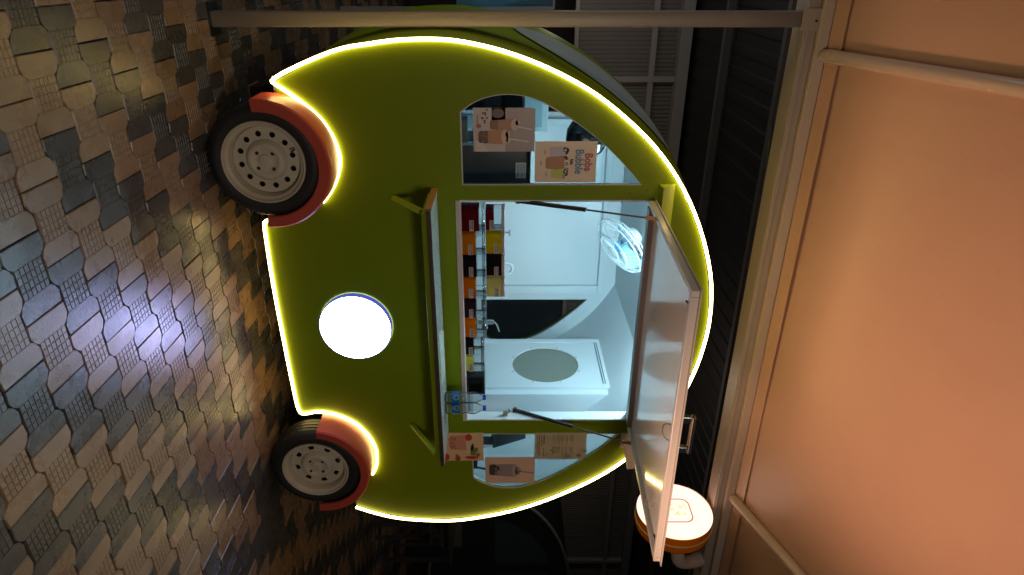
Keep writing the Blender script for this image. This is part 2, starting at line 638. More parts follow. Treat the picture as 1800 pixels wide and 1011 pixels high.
MB().plate(inner_poly, [LW, RW, [(1.037, 1.13), (2.369, 1.13), (2.369, 2.068), (1.037, 2.068)]], D + 0.021, D + 0.034, XZ).obj('front_lining', WHITE, kiosk)
# shell (outer skin) and interior lining
YB = 4.78
b = MB()
sk = [(0.52, 0.24)] + SARC + [(2.98, 0.30)]
n = len(sk)
def bulge(x, z, y, extra=0.0):
    t = min(1, max(0, (y - D - 0.02) / (YB - D - 0.02)))
    d = Vector((x, z)) - cen
    d.normalize()
    k = 0.095 * math.sin(PI * t) ** 0.85 * min(1, max(0, (z - 0.3) / 0.5)) + extra
    return (x + d.x * k, y, z + d.y * k)
NS = 14
vs = []
for j in range(NS + 1):
    y = D + 0.0205 + (YB - D - 0.0205) * j / NS
    vs += [bulge(x, z, y) for x, z in sk]
b.add(vs, [(j * n + i, j * n + i + 1, (j + 1) * n + i + 1, (j + 1) * n + i) for i in range(n - 1) for j in range(NS)])
b.obj('body_shell', LIME, kiosk, smooth=40)
b = MB()
n = len(inner)
b.add([(x, D + 0.035, z) for x, z in inner] + [(x, YB - 0.03, z) for x, z in inner], [(i, i + 1, n + i + 1, n + i) for i in range(n - 1)])
b.obj('interior_lining', WHITE, kiosk, smooth=40)
MB().box(0.46, 3.0, D + 0.036, YB - 0.04, 0.30, 0.34).obj('interior_floor', BLACKP, kiosk)
MB().box(0.52, 2.95, D + 0.1, YB, 0.16, 0.22).obj('chassis', BLACKM, kiosk)
# flat ceiling panel
MB().box(1.02, 2.44, D + 0.036, 4.70, 2.225, 2.24).obj('ceiling_panel', CEIL, kiosk)
# back wall with windows
YI = 4.72
RWb = [(x, z) for x, z in RW]
LWb = [(x, z) for x, z in LW]
bo = inner + [(3.0, 0.34), (0.46, 0.34)]
MB().plate(bo, [LWb, RWb], YI, YI + 0.02, XZ).obj('back_wall', WHITE, kiosk)
MB().plate(outline[:len(SARC)] + [(2.9, 0.3), (0.5, 0.25)], [LWb, RWb], YI + 0.022, YB - 0.001, XZ).obj('back_panel', LIME, kiosk)
SMOKE = clear('dark_glass', (0.75, 0.78, 0.80), 0.05)
for lp in (LWb, RWb):
    MB().plate(lp, [], YI + 0.021, YI + 0.0218, XZ).obj('back_window_glass', SMOKE, kiosk)
# closed rear hatch: frame on the back wall
fb = MB()
fb.box(1.0, 2.395, YI - 0.035, YI - 0.001, 2.085, 2.135).box(2.325, 2.395, YI - 0.035, YI - 0.001, 0.95, 2.0848)
fb.box(1.0, 1.05, YI - 0.035, YI - 0.001, 0.95, 2.0848)
fb.obj('rear_hatch_frame', WHITE, kiosk, bevel=0.004)
MB().box(1.053, 2.322, YI - 0.014, YI - 0.002, 0.95, 2.068).obj('rear_hatch_panel', WHITE, kiosk, bevel=0.003)
b = MB()
for i in range(0, len(RWb) - 2, 4):
    x, z = RWb[i]
    dx, dz = 2.62 - x, 1.45 - z
    l = math.hypot(dx, dz)
    b.lathe([(0.005, 0), (0.004, 0.004)], (x - dx / l * 0.02, YI - 0.0005, z - dz / l * 0.02), (0, -1, 0), 8)
_o = b.obj('window_screws', STEEL, kiosk)
_o['kind'] = 'stuff'
# service door in the right side: a boxed-in frame
XD = 2.60
side = [p for p in inner if p[0] > XD and p[1] < 2.11]
poly = [(XD, 0.34), (XD, 2.11)] + side + [(2.98, 0.34)]
db = MB().plate(poly, [], 3.61, 4.33, XZ)
dbox = db.obj('door_box', WHITE, kiosk, bevel=0.004)
# raised frame strips round the leaf and the leaf with an oval porthole
def YZ(u, v, w):
    return (w, u, v)
oy, oz = 3.95, 1.633
oval = [(oy + 0.225 * math.cos(2 * PI * i / 40), oz + 0.235 * math.sin(2 * PI * i / 40)) for i in range(40)]
b = MB()
b.plate([(3.66, 0.4), (4.285, 0.4), (4.285, 2.06), (3.66, 2.06)], [[(3.70, 0.4001), (4.245, 0.4001), (4.245, 2.02), (3.70, 2.02)]], XD - 0.022, XD - 0.001, YZ)
b.obj('door_frame', WHITE, kiosk, bevel=0.003)
MB().plate([(3.708, 0.4), (4.237, 0.4), (4.237, 2.012), (3.708, 2.012)], [oval], XD - 0.016, XD - 0.0015, YZ).obj('door_leaf', WHITE, kiosk, bevel=0.002)
MB().plate(oval, [], XD - 0.009, XD - 0.0015, YZ).obj('porthole_glass', mat('porthole', (0.17, 0.18, 0.14), 0.12, coat=0.6), kiosk)
ring = [(oy + 0.25 * math.cos(2 * PI * i / 40), oz + 0.26 * math.sin(2 * PI * i / 40)) for i in range(40)]
MB().plate(ring, [oval], XD - 0.0168, XD - 0.0161, YZ).obj('porthole_trim', WHITE, kiosk)
b = MB()
for i in range(8):
    a = 2 * PI * (i + 0.5) / 8
    b.lathe([(0.006, 0), (0.005, 0.004)], (XD - 0.0169, oy + 0.238 * math.cos(a), oz + 0.248 * math.sin(a)), (-1, 0, 0), 8)
_o = b.obj('porthole_screws', STEEL, kiosk)
_o['kind'] = 'stuff'
MB().box(XD - 0.0225, XD - 0.0218, 3.70, 4.24, 2.028, 2.034).obj('door_gap', BLACKM, kiosk)
# window glass
MB().plate(LW, [], D + 0.008, D + 0.011, XZ).obj('window_glass', GLASS, kiosk)
MB().plate(RW, [], D + 0.008, D + 0.011, XZ).obj('window_glass', GLASS, kiosk)
# white edge trim around windows
def trim(lp, y0, y1, w, name, mt):
    c = Vector((sum(p[0] for p in lp) / len(lp), sum(p[1] for p in lp) / len(lp)))
    ins = []
    for x, z in lp:
        d = (c - Vector((x, z))).normalized()
        ins.append((x + d.x * w, z + d.y * w))
    MB().plate(lp, [ins], y0, y1, XZ).obj(name, mt, kiosk)
trim(LW, D + 0.0005, D + 0.0075, 0.006, 'window_trim', PAPER)
trim(RW, D + 0.0005, D + 0.0075, 0.006, 'window_trim', PAPER)
# opening: sill and jamb lining, inner counter
MB().box(1.040, 2.366, D - 0.006, D + 0.0195, 1.1045, 1.128).obj('sill', mat('cream_edge', (0.60, 0.50, 0.46), 0.45, var=0.05), kiosk, bevel=0.002)
jb = MB()
jb.box(2.360, 2.3685, D + 0.002, D + 0.075, 1.129, 2.067).box(1.0375, 1.046, D + 0.002, D + 0.075, 1.129, 2.067).box(1.0465, 2.3595, D + 0.002, D + 0.075, 2.058, 2.0675)
jb.obj('jamb', WHITE, kiosk)
MB().box(0.55, 2.86, D + 0.036, D + 0.42, 1.095, 1.122).obj('inner_counter', mat('dark_counter', (0.03, 0.03, 0.032), 0.35), kiosk, bevel=0.003)
MB().box(0.62, 2.55, 4.28, 4.71, 1.02, 1.06).obj('rear_counter', STEEL, kiosk, bevel=0.003)
# wedge shaped drip ledge over the hatch
b = MB()
tri = [(D - 0.0005, 2.165), (D - 0.0005, 2.085), (D - 0.07, 2.092)]
b.add([(x, y, z) for x in (0.955, 2.47) for y, z in tri], [(0, 1, 2), (3, 5, 4), (0, 3, 4, 1), (1, 4, 5, 2), (2, 5, 3, 0)])
b.obj('drip_ledge', LIME, kiosk, bevel=0.002)
b = MB()
b.box(2.455, 2.56, D - 0.008, D - 0.0006, 2.02, 2.085)
b.bar((2.52, D - 0.010, 2.06), (2.62, D - 0.12, 2.075), 0.014, 0.05)
b.obj('ledge_bracket', mat('pinkish_primer', (0.55, 0.42, 0.36), 0.5, var=0.1), kiosk, bevel=0.002)
b = MB()
for x, z in ((2.47, 2.03), (2.47, 2.075), (2.545, 2.03)):
    b.lathe([(0.005, 0), (0.003, 0.004)], (x, D - 0.008, z), (0, -1, 0), 8)
_o = b.obj('bracket_screws', STEEL, kiosk)
_o['kind'] = 'stuff'
b = MB()
for x, z in ((0.62, 1.70), (1.0, 1.42), (1.0, 1.95), (0.985, 2.03), (0.985, 1.16), (2.415, 1.16), (2.415, 1.6), (2.415, 2.0), (1.5, 2.26), (1.9, 2.27), (0.935, 2.17)):
    MB().lathe([(0.005, 0), (0.003, 0.003)], (x, D - 0.0001, z), (0, -1, 0), 8).obj('screw', mat('rusty_screw', (0.16, 0.09, 0.03), 0.6), kiosk)

# ---------------- windscreen on the curved left side
b = MB()
sa = [p for p in SARC if 1.36 < p[1] < 2.16 and p[0] < 1.0]
N1, N2 = len(sa), 16
vs = []
for i, (x, z) in enumerate(sa):
    t = i / (N1 - 1) * 2 - 1
    hw = 0.19 * (1 - abs(t) ** 2.4) ** 0.7 + 0.002
    for j in range(N2):
        s = j / (N2 - 1) * 2 - 1
        vs.append(bulge(x, z, 3.455 + s * hw - 0.05 * t, 0.008))
b.add(vs, [(i * N2 + j, i * N2 + j + 1, (i + 1) * N2 + j + 1, (i + 1) * N2 + j) for i in range(N1 - 1) for j in range(N2 - 1)])
b.obj('windscreen', mat('milky_acrylic', (0.34, 0.42, 0.43), 0.5, var=0.1, scale=5), kiosk, smooth=60)
# mirrored lamp-less nose panel further down is hidden; the interior light inside the cabin:
b = MB()
b.lathe([(0.014, 0), (0.014, 1.1)], (1.2, 3.3, 2.196), (1, 0, 0), 12)
b.obj('ceiling_tube_light', TUBEL, kiosk, smooth=40)
MB().box(1.15, 2.35, 3.28, 3.32, 2.212, 2.2245).obj('tube_light_base', WHITE, kiosk)

# ---------------- LED strip around the outline
LEDR = 0.0082
def led(pts, n):
    wob = random.Random(len(pts))
    pts = [(x + wob.uniform(-.0018, .0018), z + wob.uniform(-.0018, .0018)) for x, z in pts]
    path = smooth_path(pts, n)
    MB().tube([(x, D - 0.007, z) for x, z in path], LEDR, 8).obj('light_strip', LEDM, kiosk, smooth=60)
led([(1.046, 0.463), (1.003, 0.501), (0.94, 0.541), (0.862, 0.568), (0.794, 0.566), (0.714, 0.541), (0.636, 0.493), (0.567, 0.424),
     (0.515, 0.355), (0.487, 0.312), (0.473, 0.309)] + ARC[1:], 3)
led([(1.131, 0.212), (1.136, 0.185), (1.146, 0.169), (1.164, 0.158), (1.27, 0.156), (1.428, 0.153), (1.626, 0.153), (1.835, 0.156), (2.055, 0.16), (2.241, 0.166),
     (2.290, 0.171), (2.309, 0.185), (2.312, 0.21), (2.301, 0.264)] + arcpts(2.614, 0.272, 0.314, 174, 62, 14), 3)

# ---------------- round lit sign low on the face
sg = MB().lathe([(0.186, 0), (0.192, 0.004), (0.192, 0.034)], (1.733, D - 0.036, 0.556), (0, 1, 0), 64, cap=False)
rimo = sg.obj('round_sign', SIGNS, kiosk, smooth=40)
MB().lathe([(0.1865, 0.0), (0.1865, 0.004)], (1.733, D - 0.0362, 0.556), (0, 1, 0), 64).obj('sign_face', SIGNW, rimo, smooth=40)
# faint line emblem printed on the white face
b = MB()
b.plate(circle(1.733, 0.556, 0.09, 40), [circle(1.733, 0.556, 0.084, 40)], D - 0.0369, D - 0.0364, XZ)
b.obj('emblem', emat('sign_print', (0.52, 0.54, 1.0), 19.0), rimo)

# ---------------- fenders
def fender(cx, cz, ro, ri, a0, a1):
    b = MB()
    y0, y1 = 2.862, D - 0.0005
    N = 40
    for i in range(N + 1):
        a = math.radians(a0 + (a1 - a0) * i / N)
        c, s = math.cos(a), math.sin(a)
        b.v += [(cx + c * r, y, cz + s * r) for r, y in ((ro, y1), (ro, y0 + 0.008), (ro - 0.008, y0), (ri + 0.006, y0), (ri, y0 + 0.006), (ri, y0 + 0.02), (ro - 0.014, y0 + 0.02), (ro - 0.014, y1))]
    for i in range(N):
        for j in range(8):
            b.f.append((i * 8 + j, i * 8 + (j + 1) % 8, (i + 1) * 8 + (j + 1) % 8, (i + 1) * 8 + j)); b.mi.append(0)
    b.f += [tuple(range(8)), tuple(range(N * 8, N * 8 + 8))]; b.mi += [0, 0]
    b.obj('fender', RED, kiosk, smooth=35)
fender(0.822, 0.27, 0.295, 0.238, -6, 184)
fender(2.608, 0.276, 0.296, 0.244, -4, 174)

# ---------------- wheels
def wheel(cx, cz, style):
    w = bpy.data.objects.new('wheel', None); w.empty_display_size = 0.1
    COL.objects.link(w); w.parent = kiosk; WLOC[w.name] = WLOC[kiosk.name]
    prof = [(0.180, 2.893), (0.188, 2.884), (0.196, 2.881), (0.215, 2.8775), (0.2155, 2.876), (0.222, 2.876), (0.2225, 2.8775), (0.238, 2.882), (0.250, 2.892), (0.2585, 2.906),
            (0.2605, 2.915), (0.2605, 2.927), (0.2575, 2.929), (0.2575, 2.934), (0.262, 2.936), (0.262, 2.952), (0.2585, 2.954), (0.2585, 2.960), (0.262, 2.962), (0.262, 2.978), (0.2585, 2.980), (0.2585, 2.985),
            (0.2605, 2.987), (0.2595, 3.006), (0.250, 3.024), (0.18, 3.03)]
    MB().lathe(prof, (cx, 0, cz), (0, 1, 0), 72, cap=False).obj('tyre', TYRE, w, smooth=30)
    # shoulder lugs
    b = MB()
    for i in range(60):
        a = 2 * PI * i / 60
        c, s = math.cos(a), math.sin(a)
        t = (-s, c)
        for r0, r1, ya, yb in ((0.2485, 0.2605, 2.8895, 2.912),):
            vs = []
            for (r, y) in ((r0, ya), (r1 + 0.0016, yb), (r1 - 0.006, yb), (r0 - 0.004, ya + 0.006)):
                for h in (-0.0075, 0.0075):
                    vs.append((cx + c * r + t[0] * h, y - 0.0022, cz + s * r + t[1] * h))
            b.add(vs, [(0, 1, 3, 2), (2, 3, 5, 4), (4, 5, 7, 6), (6, 7, 1, 0), (0, 2, 4, 6), (1, 7, 5, 3)])
    t_ = b.obj('tread', TYRE, w); t_['kind'] = 'stuff'
    # steel rim: outer lip, well and pierced disc
    prof = [(0.186, 2.890), (0.189, 2.884), (0.188, 2.875), (0.184, 2.872), (0.180, 2.874), (0.177, 2.884), (0.170, 2.890), (0.163, 2.893), (0.158, 2.905), (0.155, 2.935), (0.1535, 2.975)]
    rim = MB().lathe(prof, (cx, 0, cz), (0, 1, 0), 64, cap=False).obj('rim', RIM, w, smooth=35)
    holes = []
    if style == 12:
        for i in range(12):
            a = 2 * PI * (i + 0.35) / 12
            holes.append(circle(cx + 0.121 * math.cos(a), cz + 0.121 * math.sin(a), 0.0135, 14))
    else:
        for i in range(8):
            a = 2 * PI * (i + 0.25) / 8
            u, v = Vector((math.cos(a), math.sin(a))), Vector((-math.sin(a), math.cos(a)))
            q = [(0.106, -0.011), (0.112, -0.015), (0.126, -0.019), (0.130, -0.012), (0.131, 0), (0.130, 0.012), (0.126, 0.019), (0.112, 0.015), (0.106, 0.011)]
            holes.append([(cx + u.x * p + v.x * t, cz + u.y * p + v.y * t) for p, t in q])
    MB().plate(circle(cx, cz, 0.1532, 64), holes, 2.930, 2.935, XZ).obj('rim_disc', RIM, rim, bevel=0.0015)
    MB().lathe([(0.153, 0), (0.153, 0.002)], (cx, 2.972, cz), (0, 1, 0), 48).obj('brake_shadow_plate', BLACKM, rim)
    R = 0.082
    MB().lathe([(R + 0.014, 2.9298), (R + 0.010, 2.922), (R, 2.906), (R - 0.008, 2.9015), (R - 0.02, 2.9015), (0.056, 2.906), (0.04, 2.912), (0.031, 2.912), (0.030, 2.904), (0.026, 2.902), (0, 2.902)], (cx, 0, cz), (0, 1, 0), 48, cap=False).obj('hub', RIM, rim, smooth=50)
    b = MB()
    nb = 4
    for i in range(nb):
        a = 2 * PI * (i + 0.15) / nb + 0.5
        b.lathe([(0.0085, 0), (0.0085, 0.003)], (cx + 0.05 * math.cos(a), 2.9055, cz + 0.05 * math.sin(a)), (0, 1, 0), 14)
    _o = b.obj('bolt_holes', mat('dark_hole', (0.035, 0.028, 0.02), 0.8), rim)  # dark discs set on the hub in place of holes
    _o['kind'] = 'stuff'
    MB().tube([(cx - 0.055, 2.905, cz + 0.142), (cx - 0.047, 2.889, cz + 0.127)], 0.004, 8).obj('valve', BLACKP, rim)
wheel(*LWH, 12)
wheel(*RWH, 8)

# ---------------- counter shelf
STONE = mat('grey_laminate', (0.20, 0.22, 0.20), 0.3, var=0.55, scale=45)
shelf = MB().box(0.985, 2.43, 2.728, D - 0.001, 1.002, 1.02).obj('counter_shelf', STONE, kiosk, bevel=0.002)
MB().box(0.984, 2.431, 2.722, 2.7275, 1.000, 1.0195).obj('shelf_edge', mat('worn_edge', (0.07, 0.045, 0.035), 0.5, var=0.6, scale=40), shelf)
b = MB().box(1.0, 2.415, 2.735, 2.76, 0.975, 1.0015).box(1.0, 1.025, 2.761, D - 0.001, 0.975, 1.0015).box(2.39, 2.415, 2.761, D - 0.001, 0.975, 1.0015)
b.obj('shelf_frame', LIME, shelf, bevel=0.002)
MB().box(0.974, 0.9835, 2.73, D - 0.002, 0.992, 1.024).obj('shelf_end_strip', mat('bare_wood', (0.30, 0.17, 0.07), 0.6, var=0.3, scale=20), shelf, bevel=0.002)
for x0, x1 in ((1.022, 1.008), (2.388, 2.402)):
    MB().bar((x0, D - 0.004, 0.805), (x1, 2.785, 0.972), 0.022).obj('shelf_bracket', LIME, shelf, bevel=0.002)

# ---------------- hatch
def hp(x, s, t):
    """x along the hinge, s from hinge to outer edge (m), t above the hatch plane (m)"""
    y0, z0, y1, z1 = 3.008, 2.075, 2.045, 2.036
    d = Vector((0, y1 - y0, z1 - z0)).normalized(); nrm = Vector((0, -d.z, d.y))
    if nrm.z < 0:
        nrm = -nrm
    p = Vector((x, y0, z0)) + d * s + nrm * t
    return tuple(p)
def hbox(b, x0, x1, s0, s1, t0, t1, mi=0):
    vs = [hp(x, s, t) for x in (x0, x1) for s in (s0, s1) for t in (t0, t1)]
    return b.add(vs, [(0, 1, 3, 2), (4, 6, 7, 5), (0, 4, 5, 1), (2, 3, 7, 6), (0, 2, 6, 4), (1, 5, 7, 3)], mi)
HX0, HX1, HS = 1.034, 2.372, 0.964
hroot = hbox(MB(), HX0 + 0.026, HX1 - 0.026, 0.066, HS - 0.026, -0.014, -0.003).obj('hatch', HATCHW, kiosk)
b = MB()
hbox(b, HX0, HX0 + 0.025, 0.0, HS, -0.034, -0.004); hbox(b, HX1 - 0.025, HX1, 0.0, HS, -0.034, -0.004)
hbox(b, HX0 + 0.0252, HX1 - 0.0252, HS - 0.025, HS, -0.034, -0.004)
b.obj('hatch_frame', FRAMEW, hroot, bevel=0.0025)
b = MB(); hbox(b, HX0 + 0.0252, HX1 - 0.0252, 0.0, 0.065, -0.040, -0.004)
b.obj('hinge_rail', mat('grey_hinge_rail', (0.16, 0.16, 0.175), 0.4), hroot, bevel=0.0025)
b = MB(); hbox(b, HX0 - 0.010, HX1 + 0.014, 0.004, HS + 0.014, -0.0035, 0.0)
b.obj('hatch_skin', mat('hatch_skin_white', (0.50, 0.49, 0.48), 0.35), hroot)
# chrome pull handle on the outer side, wire grips and latches inside
b = MB()
hx = 1.70
hs = HS - 0.045
b.bar(hp(hx - 0.075, hs, 0.0005), hp(hx - 0.075, hs, 0.048), 0.03, 0.02)
b.bar(hp(hx + 0.075, hs, 0.0005), hp(hx + 0.075, hs, 0.048), 0.03, 0.02)
b.bar(hp(hx - 0.09, hs, 0.056), hp(hx + 0.09, hs, 0.056), 0.028, 0.014)
b.obj('pull_handle', CHROME, hroot, bevel=0.003)
b = MB()
b.tube(smooth_path([hp(hx - 0.04, HS - 0.04, -0.016), hp(hx - 0.038, HS - 0.06, -0.035), hp(hx - 0.02, HS - 0.075, -0.05), hp(hx + 0.02, HS - 0.075, -0.05), hp(hx + 0.038, HS - 0.06, -0.035), hp(hx + 0.04, HS - 0.04, -0.016)], 4), 0.0028, 6)
hbox(b, hx - 0.055, hx - 0.03, HS - 0.052, HS - 0.03, -0.0185, -0.0145); hbox(b, hx + 0.03, hx + 0.055, HS - 0.052, HS - 0.03, -0.0185, -0.0145)
b.obj('wire_grip', STEEL, hroot, smooth=40)
for lx in (HX0 + 0.075, HX1 - 0.09):
    b = MB()
    hbox(b, lx - 0.03, lx + 0.03, HS - 0.046, HS - 0.027, -0.022, -0.0145)
    b.tube([hp(lx - 0.026, HS - 0.045, -0.025), hp(lx + 0.034, HS - 0.045, -0.025)], 0.004, 8)
    b.bar(hp(lx, HS - 0.045, -0.026), hp(lx, HS - 0.07, -0.03), 0.006)
    b.obj('latch', BLACKP, hroot, smooth=40)
# hook near the far outer corner
b = MB(); b.tube([hp(2.25, 0.72, -0.014), hp(2.25, 0.72, -0.04), hp(2.25, 0.75, -0.05), hp(2.25, 0.775, -0.035), hp(2.25, 0.76, -0.018)], 0.003, 6)
b.obj('hook', STEEL, hroot, smooth=40)
# gas struts
for xa, ya, za, xb in ((1.052, 3.062, 1.41, 1.052), (2.352, 3.11, 1.405, 2.352)):
    top = Vector(hp(xb, 0.195, -0.045)); bot = Vector((xa, ya, za))
    mid = bot + (top - bot) * 0.52
    g = MB().tube([bot, mid], 0.0105, 12).tube([mid - (top - bot) * 0.006, mid + (top - bot) * 0.006], 0.0118, 12).obj('gas_strut', BLACKP, kiosk, smooth=40)
    MB().tube([mid + (top - bot) * 0.007, bot + (top - bot) * 0.985], 0.0048, 8).obj('strut_rod', mat('dark_rod', (0.06, 0.055, 0.05), 0.35, 0.5), g, smooth=40)
    sgn = 1 if xa > 1.7 else -1
    MB().bar(bot + Vector((sgn * 0.008, 0, -0.012)), bot + Vector((0, 0, 0.012)), 0.02).lathe([(0.011, -0.012), (0.011, 0.012)], bot, (1, 0, 0), 10).obj('strut_mount', BLACKP, g)
    b = MB(); b.bar(top + Vector((0, 0, 0.010)), top - (top - bot).normalized() * 0.035, 0.014)
    b.obj('strut_end', mat('corroded_brass', (0.35, 0.22, 0.12), 0.4, 0.6, var=0.3), g)
MB().box(2.335, 2.3595, D + 0.03, D + 0.05, 1.335, 1.36).tube([(2.345, D + 0.04, 1.36), (2.33, D + 0.04, 1.375), (2.315, D + 0.04, 1.365)], 0.004, 6).obj('jamb_latch', mat('brassy', (0.32, 0.24, 0.12), 0.3, 0.9), kiosk)

# ================================================================== POSTERS
def poster(label, x0, x1, z0, z1, bgc, art, y=D - 0.0045, rough=0.35, tilt=0.0):
    t = MB()
    t.box(x0, x1, y, y + 0.0015, z0, z1)
    o = t.obj('poster', mat('print_%g_%g_%g' % bgc, [min(.85, q * 1.45 + 0.03) for q in bgc], rough, var=0.04, scale=7), None)
    tag(o, label, 'poster', 'drink posters taped to the kiosk windows')
    W, Hh = x1 - x0, z1 - z0
    for k, (nm, col, loops) in enumerate(art):
        sets = [loops] if len(loops) > 6 else [[lp] for lp in loops]
        for ls_ in sets:
            b = MB()
            for lp in ls_:
                b.plate([(x0 + u * W, z0 + v * Hh) for u, v in lp], [], y - 0.0004 - 0.0003 * (k + 1), y - 0.0002 - 0.0003 * (k + 1) + 0.00005, XZ)
            q_ = b.obj(nm, mat('ink_%g_%g_%g' % col, [min(.85, q * 1.45) for q in col], rough), o, fix=True)
            if len(ls_) > 1:
                q_['kind'] = 'stuff'
    return o, y - 0.0004 - 0.0003 * (len(art) + 2)

def R(u0, u1, v0, v1):
    return [(u0, v0), (u1, v0), (u1, v1), (u0, v1)]
def E_(u, v, a, bb, n=14):
    return [(u + a * math.cos(2 * PI * i / n), v + bb * math.sin(2 * PI * i / n)) for i in range(n)]
def cup(u, v0, v1, wb, wt, lean=0.0):
    return [(u - wb, v0 + 0.015), (u - wb * .6, v0), (u + wb * .6, v0), (u + wb, v0 + 0.015), (u + wt + lean, v1), (u - wt + lean, v1)]
def dots(u0, u1, v0, v1, n, r, seed, ar=0.7):
    rr = random.Random(seed)
    return [E_(rr.uniform(u0, u1), rr.uniform(v0, v1), r, r * ar, 8) for _ in range(n)]

BROWN = (0.20, 0.095, 0.05)
art = [('scoop_board', (0.30, 0.25, 0.24), [R(0.0, 1, 0.52, 1.0)]),
       ('table_top', (0.46, 0.40, 0.39), [[(0, 0), (0.7, 0), (1, 0.2), (1, 0.52), (0, 0.52)], [(0.0, .52), (0.5, .52), (.42, .3), (0, .3)]]),
       ('napkin', (0.55, 0.47, 0.42), [[(0.72, 0.02), (1.0, 0.03), (1.0, 0.24), (.8, .16)]]),
       ('pearl_bowl', (0.10, 0.06, 0.05), [E_(0.12, 0.40, 0.11, 0.10)]),
       ('spoon', (0.30, 0.12, 0.07), [E_(0.41, 0.09, .05, .04), R(0.15, 0.38, 0.06, 0.075)]),
       ('tea_cup_far', (0.33, 0.17, 0.10), [cup(0.38, 0.27, 0.66, 0.10, 0.135)]),
       ('pearls_far', BROWN, [cup(0.38, 0.27, 0.40, 0.10, 0.112)]),
       ('whipped_top_far', (0.48, 0.34, 0.28), [E_(0.38, 0.67, 0.14, 0.06), E_(0.33, 0.72, 0.06, 0.04)]),
       ('tea_cup', (0.38, 0.185, 0.085), [cup(0.66, 0.08, 0.50, 0.13, 0.175)]),
       ('pearls_in_cup', (0.17, 0.08, 0.045), [cup(0.66, 0.08, 0.24, 0.13, 0.145)]),
       ('whipped_top', (0.50, 0.37, 0.30), [E_(0.66, 0.51, 0.18, 0.06), E_(0.60, 0.56, 0.08, 0.04), E_(0.73, 0.57, 0.06, 0.04)]),
       ('straw', (0.56, 0.50, 0.48), [[(0.68, 0.58), (0.71, 0.58), (0.78, 0.90), (0.75, 0.90)], [(0.41, 0.72), (0.435, 0.72), (0.50, 0.97), (0.475, 0.97)]]),
       ('loose_pearls', (0.05, 0.035, 0.03), dots(0.04, 0.33, 0.14, 0.24, 9, 0.022, 3) + dots(0.53, 0.80, 0.10, 0.22, 16, 0.018, 5))]
poster('poster of two milk teas with whipped tops, higher left in the left window', 0.596, 0.797, 1.200, 1.485, (0.37, 0.33, 0.33), art)
art = [('milk_cup', (0.42, 0.36, 0.42), [cup(0.27, 0.235, 0.50, 0.13, 0.165)]),
       ('thai_cup', (0.33, 0.15, 0.06), [cup(0.52, 0.175, 0.50, 0.14, 0.18)]),
       ('matcha_cup', (0.40, 0.42, 0.08), [cup(0.785, 0.265, 0.50, 0.10, 0.135)]),
       ('lid_cream', (0.60, 0.52, 0.40), [E_(0.27, 0.50, 0.165, 0.03), E_(0.52, 0.51, 0.18, 0.03), E_(0.785, 0.505, 0.135, 0.025)]),
       ('cup_pearls', (0.07, 0.045, 0.03), dots(0.15, 0.39, 0.46, 0.54, 22, 0.022, 8) + dots(0.67, 0.90, 0.47, 0.54, 18, 0.02, 9) + dots(0.38, 0.66, 0.50, 0.54, 14, 0.016, 11)),
       ('caption', (0.18, 0.13, 0.10), [R(0.20, 0.32, 0.165, 0.172), R(0.22, 0.30, 0.148, 0.155), R(0.46, 0.58, 0.105, 0.112), R(0.48, 0.56, 0.088, 0.095), R(0.73, 0.85, 0.195, 0.202), R(0.75, 0.83, 0.178, 0.185)])]
po, yt = poster('cream Boba Bubble tea poster with three cups and red and blue lettering', 0.749, 0.946, 1.487, 1.778, (0.56, 0.44, 0.32), art)
W, Hh = 0.197, 0.291
text_mb('Boba', 0.749 + 0.50 * W, yt, 1.487 + 0.865 * Hh, 0.052, bold=0.0012, sx=0.82).obj('lettering', mat('ink_red', (0.50, 0.06, 0.07), 0.4), po)
text_mb('Bubble', 0.749 + 0.49 * W, yt, 1.487 + 0.715 * Hh, 0.054, bold=0.0012, sx=0.80).obj('lettering', mat('ink_blue', (0.10, 0.24, 0.42), 0.4), po)
text_mb('tea', 0.749 + 0.49 * W, yt, 1.487 + 0.60 * Hh, 0.026, bold=0.001, sx=0.85).obj('lettering', mat('ink_dark', (0.06, 0.04, 0.03), 0.4), po)
art = [('pink_cup', (0.52, 0.22, 0.15), [cup(0.35, 0.30, 0.66, 0.24, 0.27)]),
       ('cup_pearls', (0.20, 0.04, 0.03), dots(0.16, 0.56, 0.29, 0.44, 26, 0.018, 21)),
       ('cream_top', (0.58, 0.44, 0.26), [E_(0.45, 0.72, 0.30, 0.08), E_(0.58, 0.80, 0.2, 0.07)]),
       ('mint_leaf', (0.16, 0.17, 0.05), [E_(0.60, 0.84, 0.09, 0.05), E_(0.72, 0.78, 0.09, 0.06), E_(0.78, 0.88, 0.07, 0.05)]),
       ('strawberry', (0.42, 0.05, 0.03), [E_(0.86, 0.20, 0.13, 0.09), E_(0.91, 0.46, 0.10, 0.06), E_(0.16, 0.70, 0.12, 0.07), E_(0.88, 0.75, 0.06, 0.14)]),
       ('berry_leaf', (0.17, 0.20, 0.06), [E_(0.80, 0.44, 0.05, 0.03), E_(0.83, 0.12, 0.05, 0.02)])]
poster('orange strawberry tea poster behind the shelf end, partly on the green wall', 2.452, 2.66, 0.936, 1.219, (0.60, 0.38, 0.20), art, rough=0.3)
